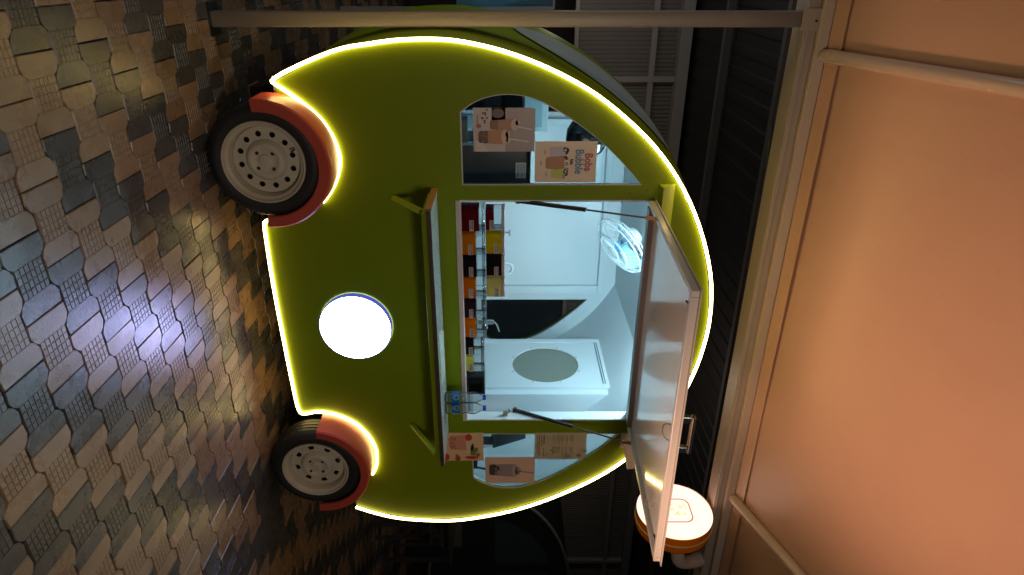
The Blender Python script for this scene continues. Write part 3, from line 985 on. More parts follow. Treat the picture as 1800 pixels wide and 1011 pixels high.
art = [('taro_cup', (0.27, 0.20, 0.20), [cup(0.48, 0.08, 0.58, 0.20, 0.25, 0.03)]),
       ('cup_pearls', (0.07, 0.05, 0.05), [cup(0.48, 0.08, 0.20, 0.20, 0.212)] + dots(0.32, 0.66, 0.20, 0.28, 12, 0.03, 31)),
       ('dome_lid', (0.36, 0.28, 0.27), [E_(0.51, 0.60, 0.25, 0.06), E_(0.51, 0.66, 0.18, 0.06)]),
       ('lid_swirl', (0.16, 0.11, 0.12), [E_(0.46, 0.63, 0.07, 0.03), E_(0.58, 0.66, 0.06, 0.025), E_(0.52, 0.70, 0.05, 0.02)]),
       ('straw', (0.30, 0.19, 0.20), [[(0.52, 0.72), (0.57, 0.72), (0.62, 0.99), (0.57, 0.99)]])]
poster('brown poster of one grey taro cup with straw, lowest right in the right window', 2.634, 2.834, 1.227, 1.524, (0.54, 0.36, 0.24), art)
lines = []
rr = random.Random(4)
for col_ in (0.07, 0.52):
    v = 0.74
    while v > 0.30:
        lines.append(R(col_, col_ + rr.uniform(0.2, 0.38), v, v + 0.008)); v -= rr.choice((0.022, 0.022, 0.05))
art = [('body_text', (0.20, 0.16, 0.10), lines),
       ('title_line', (0.13, 0.10, 0.07), [R(0.1, 0.42, 0.17, 0.19), R(0.1, 0.50, 0.13, 0.145), R(0.1, 0.85, 0.08, 0.095), R(0.1, 0.8, 0.05, 0.058), R(0.56, 0.9, 0.17, 0.18)]),
       ('tick_mark', (0.08, 0.06, 0.05), [[(0.62, 0.34), (0.66, 0.31), (0.76, 0.40), (0.75, 0.41), (0.66, 0.33), (0.63, 0.35)]]),
       ('round_stamp', (0.34, 0.20, 0.12), [E_(0.86, 0.87, 0.07, 0.05)])]
poster('printed notice sheet in shiny plastic sleeve, highest in the right window', 2.452, 2.647, 1.520, 1.821, (0.52, 0.42, 0.24), art, rough=0.12)
b = MB()
gx, gy = 9, 12
vs = []
for i in range(gx + 1):
    for j in range(gy + 1):
        vs.append((2.446 + 0.207 * i / gx, D - 0.0085 + random.uniform(-0.0018, 0.0018), 1.514 + 0.313 * j / gy))
b.add(vs, [(i * (gy + 1) + j, i * (gy + 1) + j + 1, (i + 1) * (gy + 1) + j + 1, (i + 1) * (gy + 1) + j) for i in range(gx) for j in range(gy)])
tag(b.obj('plastic_sleeve', clear('sleeve', (0.97, 0.97, 0.97), 0.12), None, smooth=180), 'crinkled clear plastic sleeve over the printed notice', 'sleeve')

# ================================================================== THINGS IN THE KIOSK
JARG = 'syrup jars lined up in the serving hatch'
def syrup(c):
    nm = 'syrup_%g_%g_%g' % c
    if nm in MATS:
        return MATS[nm]
    mt, t, b = nt(nm)
    k = [min(0.9, q * 1.7) for q in c]
    b.inputs['Base Color'].default_value = (*k, 1)
    b.inputs['Roughness'].default_value = 0.14
    tl = t.nodes.new('ShaderNodeBsdfTranslucent')
    tl.inputs[0].default_value = (*[min(1, q ** 0.75 * 1.7) for q in c], 1)
    mx = t.nodes.new('ShaderNodeMixShader'); mx.inputs[0].default_value = 0.6
    t.links.new(b.outputs[0], mx.inputs[1]); t.links.new(tl.outputs[0], mx.inputs[2])
    t.links.new(mx.outputs[0], t.nodes['Material Output'].inputs[0])
    MATS[nm] = mt
    return mt
def jar(label, x0, w, z0, h, cont, ch, y0=3.075, d=0.115, lid='clear', sticker=0.5):
    t = thing('jar', label, 'jar', (x0 + w / 2, y0 + d / 2, z0), JARG)
    lh = 0.018
    MB().rbox(x0, x0 + w, y0, y0 + d, z0 + ch + 0.0006, z0 + h - lh - 0.001, 0.016, 4).obj('jar_body', PET, t, smooth=40)
    MB().rbox(x0, x0 + w, y0, y0 + d, z0 + 0.001, z0 + ch, 0.016, 4, rt=0.002).obj('contents', syrup(cont), t, smooth=40)
    lm = PET if lid == 'clear' else mat('pink_lid', (0.55, 0.42, 0.38), 0.4)
    l = MB().rbox(x0 - 0.001, x0 + w + 0.001, y0 - 0.001, y0 + d + 0.001, z0 + h - lh, z0 + h - 0.010, 0.017, 4, rt=0.002)
    l.rbox(x0 - 0.002, x0 + w + 0.002, y0 - 0.002, y0 + d + 0.002, z0 + h - 0.0095, z0 + h - 0.0005, 0.018, 4, rt=0.002)
    l.obj('lid', lm, t, smooth=40)
    sx0 = x0 + w * 0.48; sx1 = x0 + w * 0.95; sz = z0 + ch * sticker
    s = MB().box(sx0, sx1, y0 - 0.0022, y0 - 0.0008, sz - 0.002, sz + 0.020).obj('sticker', mat('sticker_paper', (0.50, 0.42, 0.40), 0.6), t)
    bb = MB()
    r3 = random.Random(label)
    for zz in (0.004, 0.012):
        u = sx0 + 0.004
        while u < sx1 - 0.012:
            wd = r3.uniform(0.005, 0.013)
            bb.box(u, min(u + wd, sx1 - 0.003), y0 - 0.0028, y0 - 0.0023, sz + zz, sz + zz + 0.004); u += wd + 0.003
    bb.obj('sticker_print', mat('print_black', (0.03, 0.02, 0.02), 0.6), s)
DR = (0.12, 0.004, 0.015); ORG = (0.52, 0.17, 0.006); BLK = (0.012, 0.01, 0.012); OR2 = (0.55, 0.14, 0.004); DPU = (0.03, 0.012, 0.02); LIM = (0.52, 0.48, 0.10)
YEL = (0.52, 0.36, 0.004); PALE = (0.48, 0.37, 0.14)
rowz = 1.1235
spec = [(1.098, 0.124, 0.124, DR, 0.092, 'dark red syrup jar, bottom of the stack beside the left jamb'),
        (1.231, 0.121, 0.124, ORG, 0.074, 'golden orange syrup jar under the yellow jar'),
        (1.360, 0.117, 0.124, BLK, 0.076, 'black syrup jar in the bottom row under another black jar'),
        (1.485, 0.117, 0.124, OR2, 0.070, 'orange syrup jar under the pale cream jar'),
        (1.610, 0.112, 0.122, DPU, 0.066, 'dark purple syrup jar between two orange jars'),
        (1.730, 0.112, 0.122, OR2, 0.066, 'bright orange jar with nothing on its lid, between two dark jars'),
        (1.852, 0.103, 0.108, BLK, 0.050, 'short jar of black syrup beside the lime yellow jar'),
        (1.963, 0.103, 0.108, LIM, 0.046, 'short lime yellow syrup jar nearest the black box')]
for x0, w, h, c, ch, lb in spec:
    jar(lb, x0, w, rowz, h, c, ch)
for x0, w, c, ch, lb in ((1.106, 0.112, DR, 0.042, 'half full red jar on top of the dark red jar'), (1.236, 0.110, YEL, 0.082, 'bright yellow syrup jar in the top row'),
                         (1.364, 0.108, BLK, 0.080, 'black syrup jar in the top row with pinkish lid'), (1.488, 0.108, PALE, 0.082, 'pale cream yellow jar at the end of the top row')):
    jar(lb, x0, w, rowz + 0.1245, 0.098, c, ch, y0=3.08, d=0.105, lid='pink', sticker=0.55)
bk = thing('black_box', 'plain black box standing between jars and water bottles', 'box', (2.16, 3.13, 1.1225))
MB().rbox(2.085, 2.215, 3.07, 3.19, 1.123, 1.232, 0.006, 3, rt=0.003).obj('casing', BLACKP, bk, smooth=40)
MB().box(2.10, 2.20, 3.0675, 3.0695, 1.14, 1.215).obj('front_plate', mat('black_gloss', (0.01, 0.01, 0.011), 0.15), bk)
# two water bottles on the outer shelf
for lb, bx in (('clear water bottle with blue label beside the black box', 2.128), ('clear water bottle with blue label touching the green pillar', 2.199)):
    c = (bx, 2.925, 1.0205)
    t = thing('water_bottle', lb, 'bottle', c, 'small water bottles on the counter shelf')
    MB().lathe([(0.026, 0.0), (0.031, 0.004), (0.0325, 0.012), (0.031, 0.020), (0.0325, 0.028), (0.0325, 0.095), (0.0300, 0.105), (0.0295, 0.12), (0.0325, 0.135), (0.0325, 0.158), (0.030, 0.168), (0.018, 0.192), (0.0125, 0.202), (0.012, 0.212)], c, (0, 0, 1), 28).obj('bottle_body', PETB, t, smooth=50)
    MB().lathe([(0.030, 0.003), (0.0315, 0.028), (0.0315, 0.094), (0.029, 0.105), (0.0285, 0.12), (0.0315, 0.135), (0.0315, 0.150)], c, (0, 0, 1), 24).obj('water', clear('water_fill', (0.85, 0.9, 0.92), 0.02, 0.06, (.7, .8, .85), 1.15), t, smooth=50)
    lb_ = MB().lathe([(0.0332, 0.036), (0.0332, 0.076)], c, (0, 0, 1), 28, cap=False).obj('label_band', mat('blue_label', (0.01, 0.13, 0.36), 0.3, var=0.2, scale=30), t, smooth=60)
    dr = [(-0.002, 0.074), (-0.011, 0.0655), (-0.014, 0.057), (-0.011, 0.049), (-0.004, 0.045), (0.004, 0.045), (0.011, 0.049), (0.014, 0.057), (0.011, 0.0655), (0.002, 0.074)]
    aim = math.atan2(-2.925, -bx)
    def wrapc(u, v, w, c=c, aim=aim):
        a = aim + u / 0.0336
        return (c[0] + w * math.cos(a), c[1] + w * math.sin(a), c[2] + v)
    MB().plate([(u, 0.112 - v + 0.008) for u, v in dr][::-1], [], 0.0335, 0.0338, wrapc).obj('white_drop', mat('drop_white', (0.62, 0.64, 0.66), 0.4), lb_)
    MB().plate([(-0.009, 0.060), (0.009, 0.060), (0.009, 0.065), (-0.009, 0.065)], [], 0.0340, 0.0342, wrapc).obj('brand_line', mat('navy_ink', (0.05, 0.03, 0.12), 0.4), lb_)
    MB().lathe([(0.0145, 0.204), (0.0148, 0.206), (0.0148, 0.219), (0.0135, 0.221)], c, (0, 0, 1), 20).obj('cap', mat('blue_cap', (0.004, 0.03, 0.52), 0.35), t, smooth=40)
# crumpled clear film on the shelf
b = MB()
vs = [(1.62, 2.76, 1.0215), (1.72, 2.98, 1.0225), (2.02, 2.99, 1.0215), (1.98, 2.80, 1.022), (1.8, 2.9, 1.028)]
b.add(vs, [(0, 1, 4), (1, 2, 4), (2, 3, 4), (3, 0, 4)])
tag(b.obj('plastic_film', mat('milky_film', (0.42, 0.46, 0.42), 0.25), None), 'crumpled pale plastic film lying on the counter shelf', 'plastic film')
# tap spouts at the rear counter
t = thing('gooseneck_tap', 'white hooked tap spout seen over the jars against the back wall', 'tap', (2.0, 4.42, 1.06))
MB().lathe([(0.022, 0), (0.022, 0.01), (0.014, 0.02)], (2.0, 4.42, 1.0605), (0, 0, 1), 16).obj('tap_base', WHITE, t, smooth=40)
MB().tube(smooth_path([(2.0, 4.42, 1.08), (2.0, 4.42, 1.34), (2.012, 4.42, 1.385), (2.045, 4.42, 1.40), (2.078, 4.42, 1.388), (2.085, 4.42, 1.365)], 5), 0.011, 10).obj('spout', WHITE, t, smooth=60)
t = thing('dispenser_pump', 'small grey pump head standing over the yellow jar', 'pump', (1.75, 4.4, 1.06))
MB().lathe([(0.03, 0), (0.03, 0.19), (0.012, 0.22), (0.006, 0.225), (0.006, 0.31)], (1.75, 4.4, 1.0605), (0, 0, 1), 16).obj('pump_bottle', mat('grey_plastic', (0.3, 0.33, 0.35), 0.4), t, smooth=40)
MB().box(1.738, 1.765, 4.365, 4.425, 1.371, 1.383).obj('pump_head', mat('grey_plastic', (0.3, 0.33, 0.35), 0.4), t, bevel=0.003)
t = thing('chrome_tap', 'chrome tap on the rear counter before the dark back window', 'tap', (2.52, 4.45, 1.06))
MB().lathe([(0.024, 0), (0.02, 0.02), (0.018, 0.15), (0.02, 0.155), (0.02, 0.19), (0.01, 0.20)], (2.52, 4.45, 1.0605), (0, 0, 1), 16).obj('tap_body', CHROME, t, smooth=40)
MB().tube([(2.52, 4.45, 1.262), (2.54, 4.42, 1.285), (2.55, 4.36, 1.30)], 0.006, 8).obj('tap_lever', CHROME, t, smooth=40)
MB().tube([(2.52, 4.43, 1.2), (2.52, 4.36, 1.205)], 0.009, 8).obj('spout', CHROME, t, smooth=40)
# fan under the ceiling
fc = Vector((1.64, 3.9, 2.10)); fn = Vector((0.437, -0.45, -0.775)).normalized()
fan = thing('fan', 'white caged fan with pale blue blades hanging under the kiosk ceiling', 'fan', tuple(fc))
fu = fn.orthogonal().normalized(); fw = fn.cross(fu)
def fpt(r, a, h):
    return fc + fu * r * math.cos(a) + fw * r * math.sin(a) + fn * h
FW = mat('fan_white', (0.72, 0.78, 0.80), 0.3)
b = MB()
for r, h in ((0.205, 0.0), (0.198, 0.03), (0.19, -0.03), (0.12, 0.07), (0.05, 0.078), (0.10, -0.062)):
    b.tube([fpt(r, 2 * PI * i / 40, h) for i in range(40)], 0.005 if r > 0.2 else 0.0028, 5, closed=True)
for i in range(32):
    a = 2 * PI * i / 32
    b.tube([fpt(0.045, a, 0.078), fpt(0.12, a, 0.070), fpt(0.17, a, 0.052), fpt(0.198, a, 0.03), fpt(0.205, a, 0)], 0.0011, 4)
    if i % 2 == 0:
        b.tube([fpt(0.2049, a, -0.001), fpt(0.19, a, -0.03), fpt(0.10, a, -0.062), fpt(0.05, a, -0.066)], 0.0016, 4)
b.obj('fan_cage', FW, fan, smooth=60)
MB().lathe([(0.045, 0.074), (0.047, 0.080), (0.03, 0.083), (0.001, 0.084)], fc, fn, 24, cap=False).obj('cage_badge', FW, fan, smooth=40)
for k in range(3):
    b = MB(); a0 = 2 * PI * k / 3; vs = []
    for i in range(7):
        for j in range(5):
            r = 0.03 + 0.145 * i / 6; a = a0 + (j / 4 - 0.3) * (1.25 - 0.35 * i / 6)
            vs.append(fpt(r, a, 0.028 - 0.045 * (j / 4)))
    b.add(vs, [(i * 5 + j, i * 5 + j + 1, (i + 1) * 5 + j + 1, (i + 1) * 5 + j) for i in range(6) for j in range(4)])
    b.obj('blade', mat('blue_blade', (0.35, 0.68, 0.85), 0.25), fan, smooth=60)
MB().lathe([(0.036, -0.02), (0.036, 0.03), (0.028, 0.04)], fc, fn, 20).obj('blade_hub', mat('blue_hub', (0.12, 0.42, 0.72), 0.3), fan, smooth=40)
MB().lathe([(0.05, -0.068), (0.062, -0.075), (0.06, -0.12), (0.035, -0.14)], fc, fn, 24).obj('motor', FW, fan, smooth=40)
mp_ = fc - fn * 0.13
MB().tube([mp_, mp_ + Vector((0.02, 0.03, 0.01)), (mp_.x + 0.03, mp_.y + 0.05, 2.222)], 0.014, 8).obj('fan_bracket', FW, fan, smooth=40)
# things behind the left window
t = thing('storage_bin', 'big black box with white label behind the left window', 'bin', (0.94, 3.3, 1.1225))
MB().rbox(0.79, 1.03, 3.22, 3.42, 1.123, 1.46, 0.012, 3, rt=0.004).obj('bin_body', mat('black_crate', (0.03, 0.036, 0.038), 0.35, var=0.15), t, smooth=40)
MB().box(0.785, 1.035, 3.215, 3.425, 1.4605, 1.475).obj('bin_lid', BLACKP, t, bevel=0.003)
MB().box(0.905, 0.985, 3.2185, 3.2196, 1.40, 1.452).obj('white_label', PAPER, t)
b = MB()
for k in range(6):
    b.box(0.910, 0.98 - 0.01 * (k % 3), 3.2176, 3.2184, 1.407 + k * 0.007, 1.410 + k * 0.007)
b.obj('label_print', mat('print_grey', (0.16, 0.16, 0.17), 0.6), t)
t = thing('clear_container', 'clear lidded container at the left window sill beside the black box', 'container', (0.73, 3.16, 1.1225))
MB().rbox(0.655, 0.79, 3.09, 3.20, 1.1235, 1.215, 0.014, 3, rt=0.004).obj('container_body', PET, t, smooth=40)
MB().rbox(0.665, 0.78, 3.10, 3.19, 1.1265, 1.165, 0.012, 3).obj('contents', mat('grey_powder', (0.16, 0.17, 0.18), 0.7, var=0.4, scale=40), t, smooth=40)
MB().rbox(0.652, 0.793, 3.087, 3.203, 1.2155, 1.232, 0.015, 3, rt=0.003).obj('lid', mat('brown_lid', (0.16, 0.07, 0.04), 0.4), t, smooth=40)
t = thing('steel_cooler', 'tall steel and glass cabinet at the back behind the two milk tea poster', 'cabinet', (0.72, 4.4, 0.34))
MB().box(0.60, 0.98, 4.2, 4.6, 0.345, 1.62).obj('cabinet_body', mat('cab_white', (0.5, 0.6, 0.63), 0.25), t, bevel=0.008)
MB().box(0.63, 0.95, 4.185, 4.199, 1.05, 1.58).obj('cabinet_glass', mat('cab_glass', (0.30, 0.42, 0.46), 0.08), t, bevel=0.003)
MB().box(0.965, 0.975, 4.17, 4.199, 1.2, 1.5).obj('cabinet_handle', CHROME, t)
t = thing('dark_appliance', 'dark grey appliance high behind the two milk tea poster', 'appliance', (0.62, 3.35, 1.1225))
MB().rbox(0.50, 0.68, 3.28, 3.45, 1.235, 1.445, 0.01, 3, rt=0.004).box(0.52, 0.66, 3.3, 3.43, 1.1235, 1.2345).obj('appliance_body', mat('dark_grey_plastic', (0.05, 0.055, 0.06), 0.3), t, smooth=40)
MB().box(0.51, 0.67, 3.275, 3.2795, 1.33, 1.43).obj('appliance_panel', mat('black_gloss', (0.01, 0.01, 0.011), 0.15), t)
# black bag hanging inside
b = MB()
prof = [(0.0, 0.0), (0.05, 0.006), (0.085, 0.03), (0.10, 0.08), (0.095, 0.14), (0.07, 0.19), (0.03, 0.215), (0.012, 0.24)]
N = 22
vs = []
rr = random.Random(12)
wob = [1 + rr.uniform(-.10, .12) for _ in range(N)]
for r, h in prof:
    for j in range(N):
        a = 2 * PI * j / N
        k = r * (wob[j] if 0.02 < h < .2 else 1)
        vs.append((0.835 + k * math.cos(a) * 1.05, 3.42 + k * math.sin(a) * 0.7, 1.665 + h))
b.add(vs, [(i * N + j, i * N + (j + 1) % N, (i + 1) * N + (j + 1) % N, (i + 1) * N + j) for i in range(len(prof) - 1) for j in range(N)])
bag = b.obj('plastic_bag', mat('black_bag', (0.012, 0.016, 0.02), 0.18, bump=0.6, bscale=30), None, smooth=50)
tag(bag, 'black crinkled plastic bag hanging behind the Boba Bubble tea poster', 'bag')
MB().tube([(0.835, 3.42, 1.9052), (0.84, 3.42, 1.935)], 0.006, 6).obj('bag_knot', mat('black_bag', (0.012, 0.016, 0.02), 0.18), bag)
# things behind the right window
t = thing('slanted_tablet', 'dark flat screen slanting behind the right window above the taro cup poster', 'screen', (2.66, 3.3, 1.3))
b = MB(); b.bar((2.66, 3.20, 1.265), (2.64, 3.27, 1.47), 0.10, 0.018, upv=(0, -1, 0.3)); b.obj('screen_body', mat('dark_slate', (0.035, 0.045, 0.05), 0.25), t, bevel=0.003)
b = MB(); b.bar((2.68, 3.24, 1.1235), (2.665, 3.212, 1.268), 0.05, 0.02); b.obj('screen_stand', BLACKP, t, bevel=0.003)
t = thing('black_scoop', 'small black scoop leaning low in the right window corner', 'scoop', (2.78, 3.12, 1.1225))
MB().lathe([(0.028, 0), (0.032, 0.05), (0.03, 0.052)], (2.775, 3.13, 1.1235), (0, 0, 1), 16).tube([(2.775, 3.10, 1.16), (2.79, 3.09, 1.25)], 0.007, 6).obj('scoop_body', BLACKP, t, smooth=40)
t = thing('tissue_pack', 'pale folded tissue pack on the counter behind the taro cup poster', 'tissue pack', (2.68, 3.14, 1.1225))
MB().rbox(2.62, 2.72, 3.10, 3.18, 1.1235, 1.20, 0.012, 3, rt=0.008).obj('pack', mat('tissue', (0.62, 0.68, 0.68), 0.7), t, smooth=50)

# ================================================================== CANOPY WITH POST
can = thing('canopy', 'cream sheet canopy sloping up from a painted steel beam on a square post', 'canopy', (0.25, 3.25, 0))
STEELP = mat('cream_painted_steel', (0.40, 0.33, 0.28), 0.38, var=0.07, scale=4, bump=0.03)
pb = MB().rbox(0.203, 0.272, 3.222, 3.291, 0.004, 2.72, 0.007, 3)
pb.obj('post', mat('post_paint', (0.17, 0.145, 0.13), 0.4, var=0.08, scale=4), can, smooth=40)
MB().box(0.165, 0.31, 3.19, 3.325, -0.006, 0.0035).obj('base_plate', BLACKP, can, bevel=0.002)
MB().box(-3.0, 8.0, 3.222, 3.36, 2.722, 2.78).obj('beam', STEELP, can, bevel=0.004)
MB().box(-3.0, 8.0, 3.2165, 3.2215, 2.735, 2.7385).obj('beam_seam', mat('seam_line', (0.50, 0.42, 0.36), 0.4), can)
MB().box(-3.0, 8.0, 3.196, 3.30, 2.781, 2.835).obj('fascia', mat('cream_flashing', (0.54, 0.43, 0.35), 0.4, var=0.05, scale=3), can, bevel=0.004)
MB().box(0.19, 0.285, 3.208, 3.2155, 2.70, 2.80).obj('post_cap_plate', STEELP, can, bevel=0.002)
MB().lathe([(0.006, 0), (0.006, 0.004)], (0.243, 3.2078, 2.765), (0, -1, 0), 10).obj('bolt', BLACKP, can)
# sloping sheet with sag between tubes
FAB = mat('peach_sheet', (0.60, 0.365, 0.255), 0.38, dirt=0.3, var=0.09, scale=1.6, bump=0.25, bscale=5)
SL = 0.333
def cz(y): return 2.84 + (3.19 - y) * SL
b = MB()
NX, NY = 44, 12
vs = []
for i in range(NX + 1):
    x = -3.0 + 11.0 * i / NX
    for j in range(NY + 1):
        y = 3.24 - 3.9 * j / NY
        ph = ((x - 0.39) / 2.722) % 1.0
        vs.append((x, y, cz(y) + 0.012 + 0.014 * math.sin(PI * ph) * math.sin(PI * j / NY) + 0.006 * math.sin(x * 2.1 + y * 1.7)))
b.add(vs, [(i * (NY + 1) + j, i * (NY + 1) + j + 1, (i + 1) * (NY + 1) + j + 1, (i + 1) * (NY + 1) + j) for i in range(NX) for j in range(NY)])
b.obj('canopy_sheet', FAB, can, smooth=60)
b = MB()
vs = []
for i in range(45):
    x = -3.0 + 11.0 * i / 44
    for y in (3.194, 3.115):
        vs.append((x, y, cz(y) - 0.0035))
b.add(vs, [(2 * i, 2 * i + 1, 2 * i + 3, 2 * i + 2) for i in range(44)])
b.obj('hem_band', FAB, can)
for x in (-2.332, 0.39, 3.112, 5.834):
    MB().tube([(x, 3.205, cz(3.205) - 0.016), (x, 3.19, cz(3.19) - 0.018), (x, 3.16, cz(3.16) - 0.020), (x, -0.6, cz(-0.6) - 0.020)], [0.014, 0.026, 0.031, 0.031], 18).obj('purlin_tube', mat('cream_tube', (0.62, 0.47, 0.37), 0.25, var=0.06, scale=3), can, smooth=50)

# ================================================================== ROUND HANGING LAMP SIGN
ls = thing('round_lamp_sign', 'glowing round drum sign with amber rim hung from the canopy beam', 'lamp sign', (3.3, 3.2, 2.46))
c = (3.24, 3.205, 2.462); RR = 0.248
LAMPF = emat('lamp_face', (1.0, 0.60, 0.46), 2.0)
MB().lathe([(RR - 0.003, 0), (RR - 0.003, 0.003)], c, (1, 0, 0), 64).obj('lamp_face', LAMPF, ls, smooth=40)
MB().lathe([(RR - 0.004, 0.0035), (RR - 0.004, 0.009)], c, (1, 0, 0), 64).obj('drum_glow_disc', mat('amber_glow', (0.6, 0.30, 0.03), 0.5, emit=(1.0, 0.58, 0.04), es=0.22), ls, smooth=40)  # glowing disc added to stand in for the light inside the drum
MB().lathe([(RR, -0.003), (RR, 0.125)], c, (1, 0, 0), 64, cap=False).obj('amber_drum', AMBER, ls, smooth=60)
MB().lathe([(RR - 0.004, 0), (RR - 0.004, 0.004)], (c[0] + 0.12, c[1], c[2]), (1, 0, 0), 48).obj('back_plate', mat('amber_back', (0.6, 0.3, 0.02), 0.4), ls, smooth=40)
b = MB()
b.tube([(c[0] + 0.062, c[1] + (RR + 0.003) * math.cos(2 * PI * i / 56), c[2] + (RR + 0.003) * math.sin(2 * PI * i / 56)) for i in range(56)], 0.0045, 6, closed=True)
b.obj('drum_band', mat('amber_band', (0.55, 0.42, 0.25), 0.4), ls, smooth=60)
# emblem: rounded outline with small yellow fruit shapes
def LZ(u, v, w): return (w, c[1] - u, c[2] + v)
def rrect(a, bb_, r, n=6):
    out = []
    for cx, cy, a0 in ((a - r, bb_ - r, 0), (-a + r, bb_ - r, 90), (-a + r, -bb_ + r, 180), (a - r, -bb_ + r, 270)):
        out += arcpts(cx, cy, r, a0, a0 + 90, n)
    return out
b = MB(); b.plate(rrect(0.105, 0.112, 0.055), [rrect(0.095, 0.102, 0.047)], c[0] - 0.0016, c[0] - 0.0006, LZ)
b.obj('emblem_outline', emat('emblem_brown', (0.8, 0.36, 0.25), 0.8), ls)
b = MB()
for u, v, r in ((-0.03, 0.045, 0.014), (0.03, 0.02, 0.012), (-0.01, -0.01, 0.012), (0.035, 0.06, 0.011), (0.03, -0.05, 0.013)):
    b.plate(circle(u, v, r, 16), [circle(u, v, r * 0.55, 16)], c[0] - 0.0016, c[0] - 0.0006, LZ)
for u0, v0, u1, v1 in ((-0.06, 0.07, -0.01, 0.08), (-0.065, -0.03, -0.02, -0.06), (0.0, 0.03, 0.05, -0.01), (0.01, -0.075, 0.06, -0.07), (-0.06, 0.01, -0.045, -0.015)):
    dd = Vector((u1 - u0, v1 - v0)).normalized() * 0.003
    b.plate([(u0 - dd.y, v0 + dd.x), (u0 + dd.y, v0 - dd.x), (u1 + dd.y, v1 - dd.x), (u1 - dd.y, v1 + dd.x)], [], c[0] - 0.0021, c[0] - 0.0017, LZ)
_o = b.obj('emblem_fruit', emat('emblem_yellow', (1.0, 0.75, 0.12), 1.0), ls)
_o['kind'] = 'stuff'
b = MB()
b.tube(smooth_path([(c[0] + 0.1245, c[1] - 0.02, c[2] + 0.06), (c[0] + 0.34, c[1] - 0.02, c[2] + 0.06), (c[0] + 0.45, c[1] - 0.01, c[2] + 0.08), (c[0] + 0.505, c[1] + 0.02, c[2] + 0.15), (c[0] + 0.51, c[1] + 0.05, c[2] + 0.2585)], 5), 0.045, 16)
b.obj('elbow_pipe', mat('white_pipe', (0.55, 0.46, 0.42), 0.3), ls, smooth=60)
b = MB().tube([(c[0] + 0.509, c[1] + 0.04, c[2] + 0.205), (c[0] + 0.51, c[1] + 0.045, c[2] + 0.235)], 0.05, 16)
b.obj('pipe_collar', mat('white_pipe', (0.55, 0.46, 0.42), 0.3), ls, smooth=40)

# ================================================================== BACKGROUND
bd = thing('shed_building', 'dim grey shed with corrugated cladding, pale rails and a dark open front', 'building', (4, 8.6, 0))
CLAD = mat('corrugated_sheet', (0.22, 0.20, 0.18), 0.5, var=0.15, scale=2)
RAILM = mat('grey_steel', (0.40, 0.37, 0.36), 0.5, var=0.1)
b = MB()
x = -3.0; vs = []; k = 0
while x < 13.0:
    vs += [(x, 8.56, 2.22), (x, 8.56, 3.46), (x + 0.018, 8.56, 2.22), (x + 0.018, 8.56, 3.46), (x + 0.026, 8.575, 2.22), (x + 0.026, 8.575, 3.46), (x + 0.044, 8.575, 2.22), (x + 0.044, 8.575, 3.46)]
    k += 4; x += 0.052
b.add(vs, [(2 * i, 2 * i + 2, 2 * i + 3, 2 * i + 1) for i in range(k - 1)])
b.obj('cladding', CLAD, bd)
MB().box(-3, 13, 8.49, 8.55, 2.19, 2.24).obj('lower_rail', RAILM, bd, bevel=0.003)
MB().box(-3, 13, 8.49, 8.55, 3.13, 3.20).obj('middle_rail', RAILM, bd, bevel=0.003)
MB().box(-3, 13, 8.40, 8.62, 3.462, 3.60).obj('eaves_beam', RAILM, bd, bevel=0.003)
for px in (-1.6, 1.32, 4.2, 7.0, 9.85, 12.6):
    MB().box(px - 0.035, px + 0.035, 8.48, 8.558, 2.245, 3.46).obj('stud', RAILM, bd)
for px in (-2.8, 5.6, 12.9):
    MB().box(px - 0.08, px + 0.08, 8.64, 8.8, 0, 3.45).obj('column', RAILM, bd)
MB().box(-3, 13, 10.0, 10.1, 0, 3.45).obj('inner_wall', mat('shed_dark', (0.03, 0.028, 0.027), 0.8), bd)
# roof over the yard behind the canopy
rf = thing('lean_to_roof', 'dark corrugated roof on thin purlins above and behind the kiosk', 'roof', (4, 6, 3.5))
b = MB(); vs = []; k = 0; x = -4.0
while x < 13.5:
    vs += [(x, 3.5, 3.70), (x, 8.9, 3.66), (x + 0.10, 3.5, 3.70), (x + 0.10, 8.9, 3.66), (x + 0.12, 3.5, 3.688), (x + 0.12, 8.9, 3.648), (x + 0.20, 3.5, 3.688), (x + 0.20, 8.9, 3.648)]
    k += 4; x += 0.22
b.add(vs, [(2 * i, 2 * i + 2, 2 * i + 3, 2 * i + 1) for i in range(k - 1)])
b.obj('roof_sheet', mat('dark_roof', (0.022, 0.023, 0.026), 0.55, var=0.2), rf)
for py, pz in ((4.2, 3.58), (5.5, 3.565), (7.0, 3.55)):
    MB().box(-4, 13.5, py, py + 0.07, pz, pz + 0.075).obj('purlin', mat('roof_steel', (0.13, 0.12, 0.12), 0.5), rf)
b = MB(); b.tube([(1.2, 5.45, 3.545), (3.0, 5.1, 3.55)], 0.014, 8); b.tube([(5.3, 5.5, 3.5), (6.6, 7.0, 3.53)], 0.014, 8)
b.obj('brace_rod', mat('roof_steel', (0.13, 0.12, 0.12), 0.5), rf)
for x in (-3.9, 13.3):
    MB().box(x - 0.06, x + 0.06, 3.6, 3.72, 0, 3.66).obj('roof_post', RAILM, rf)
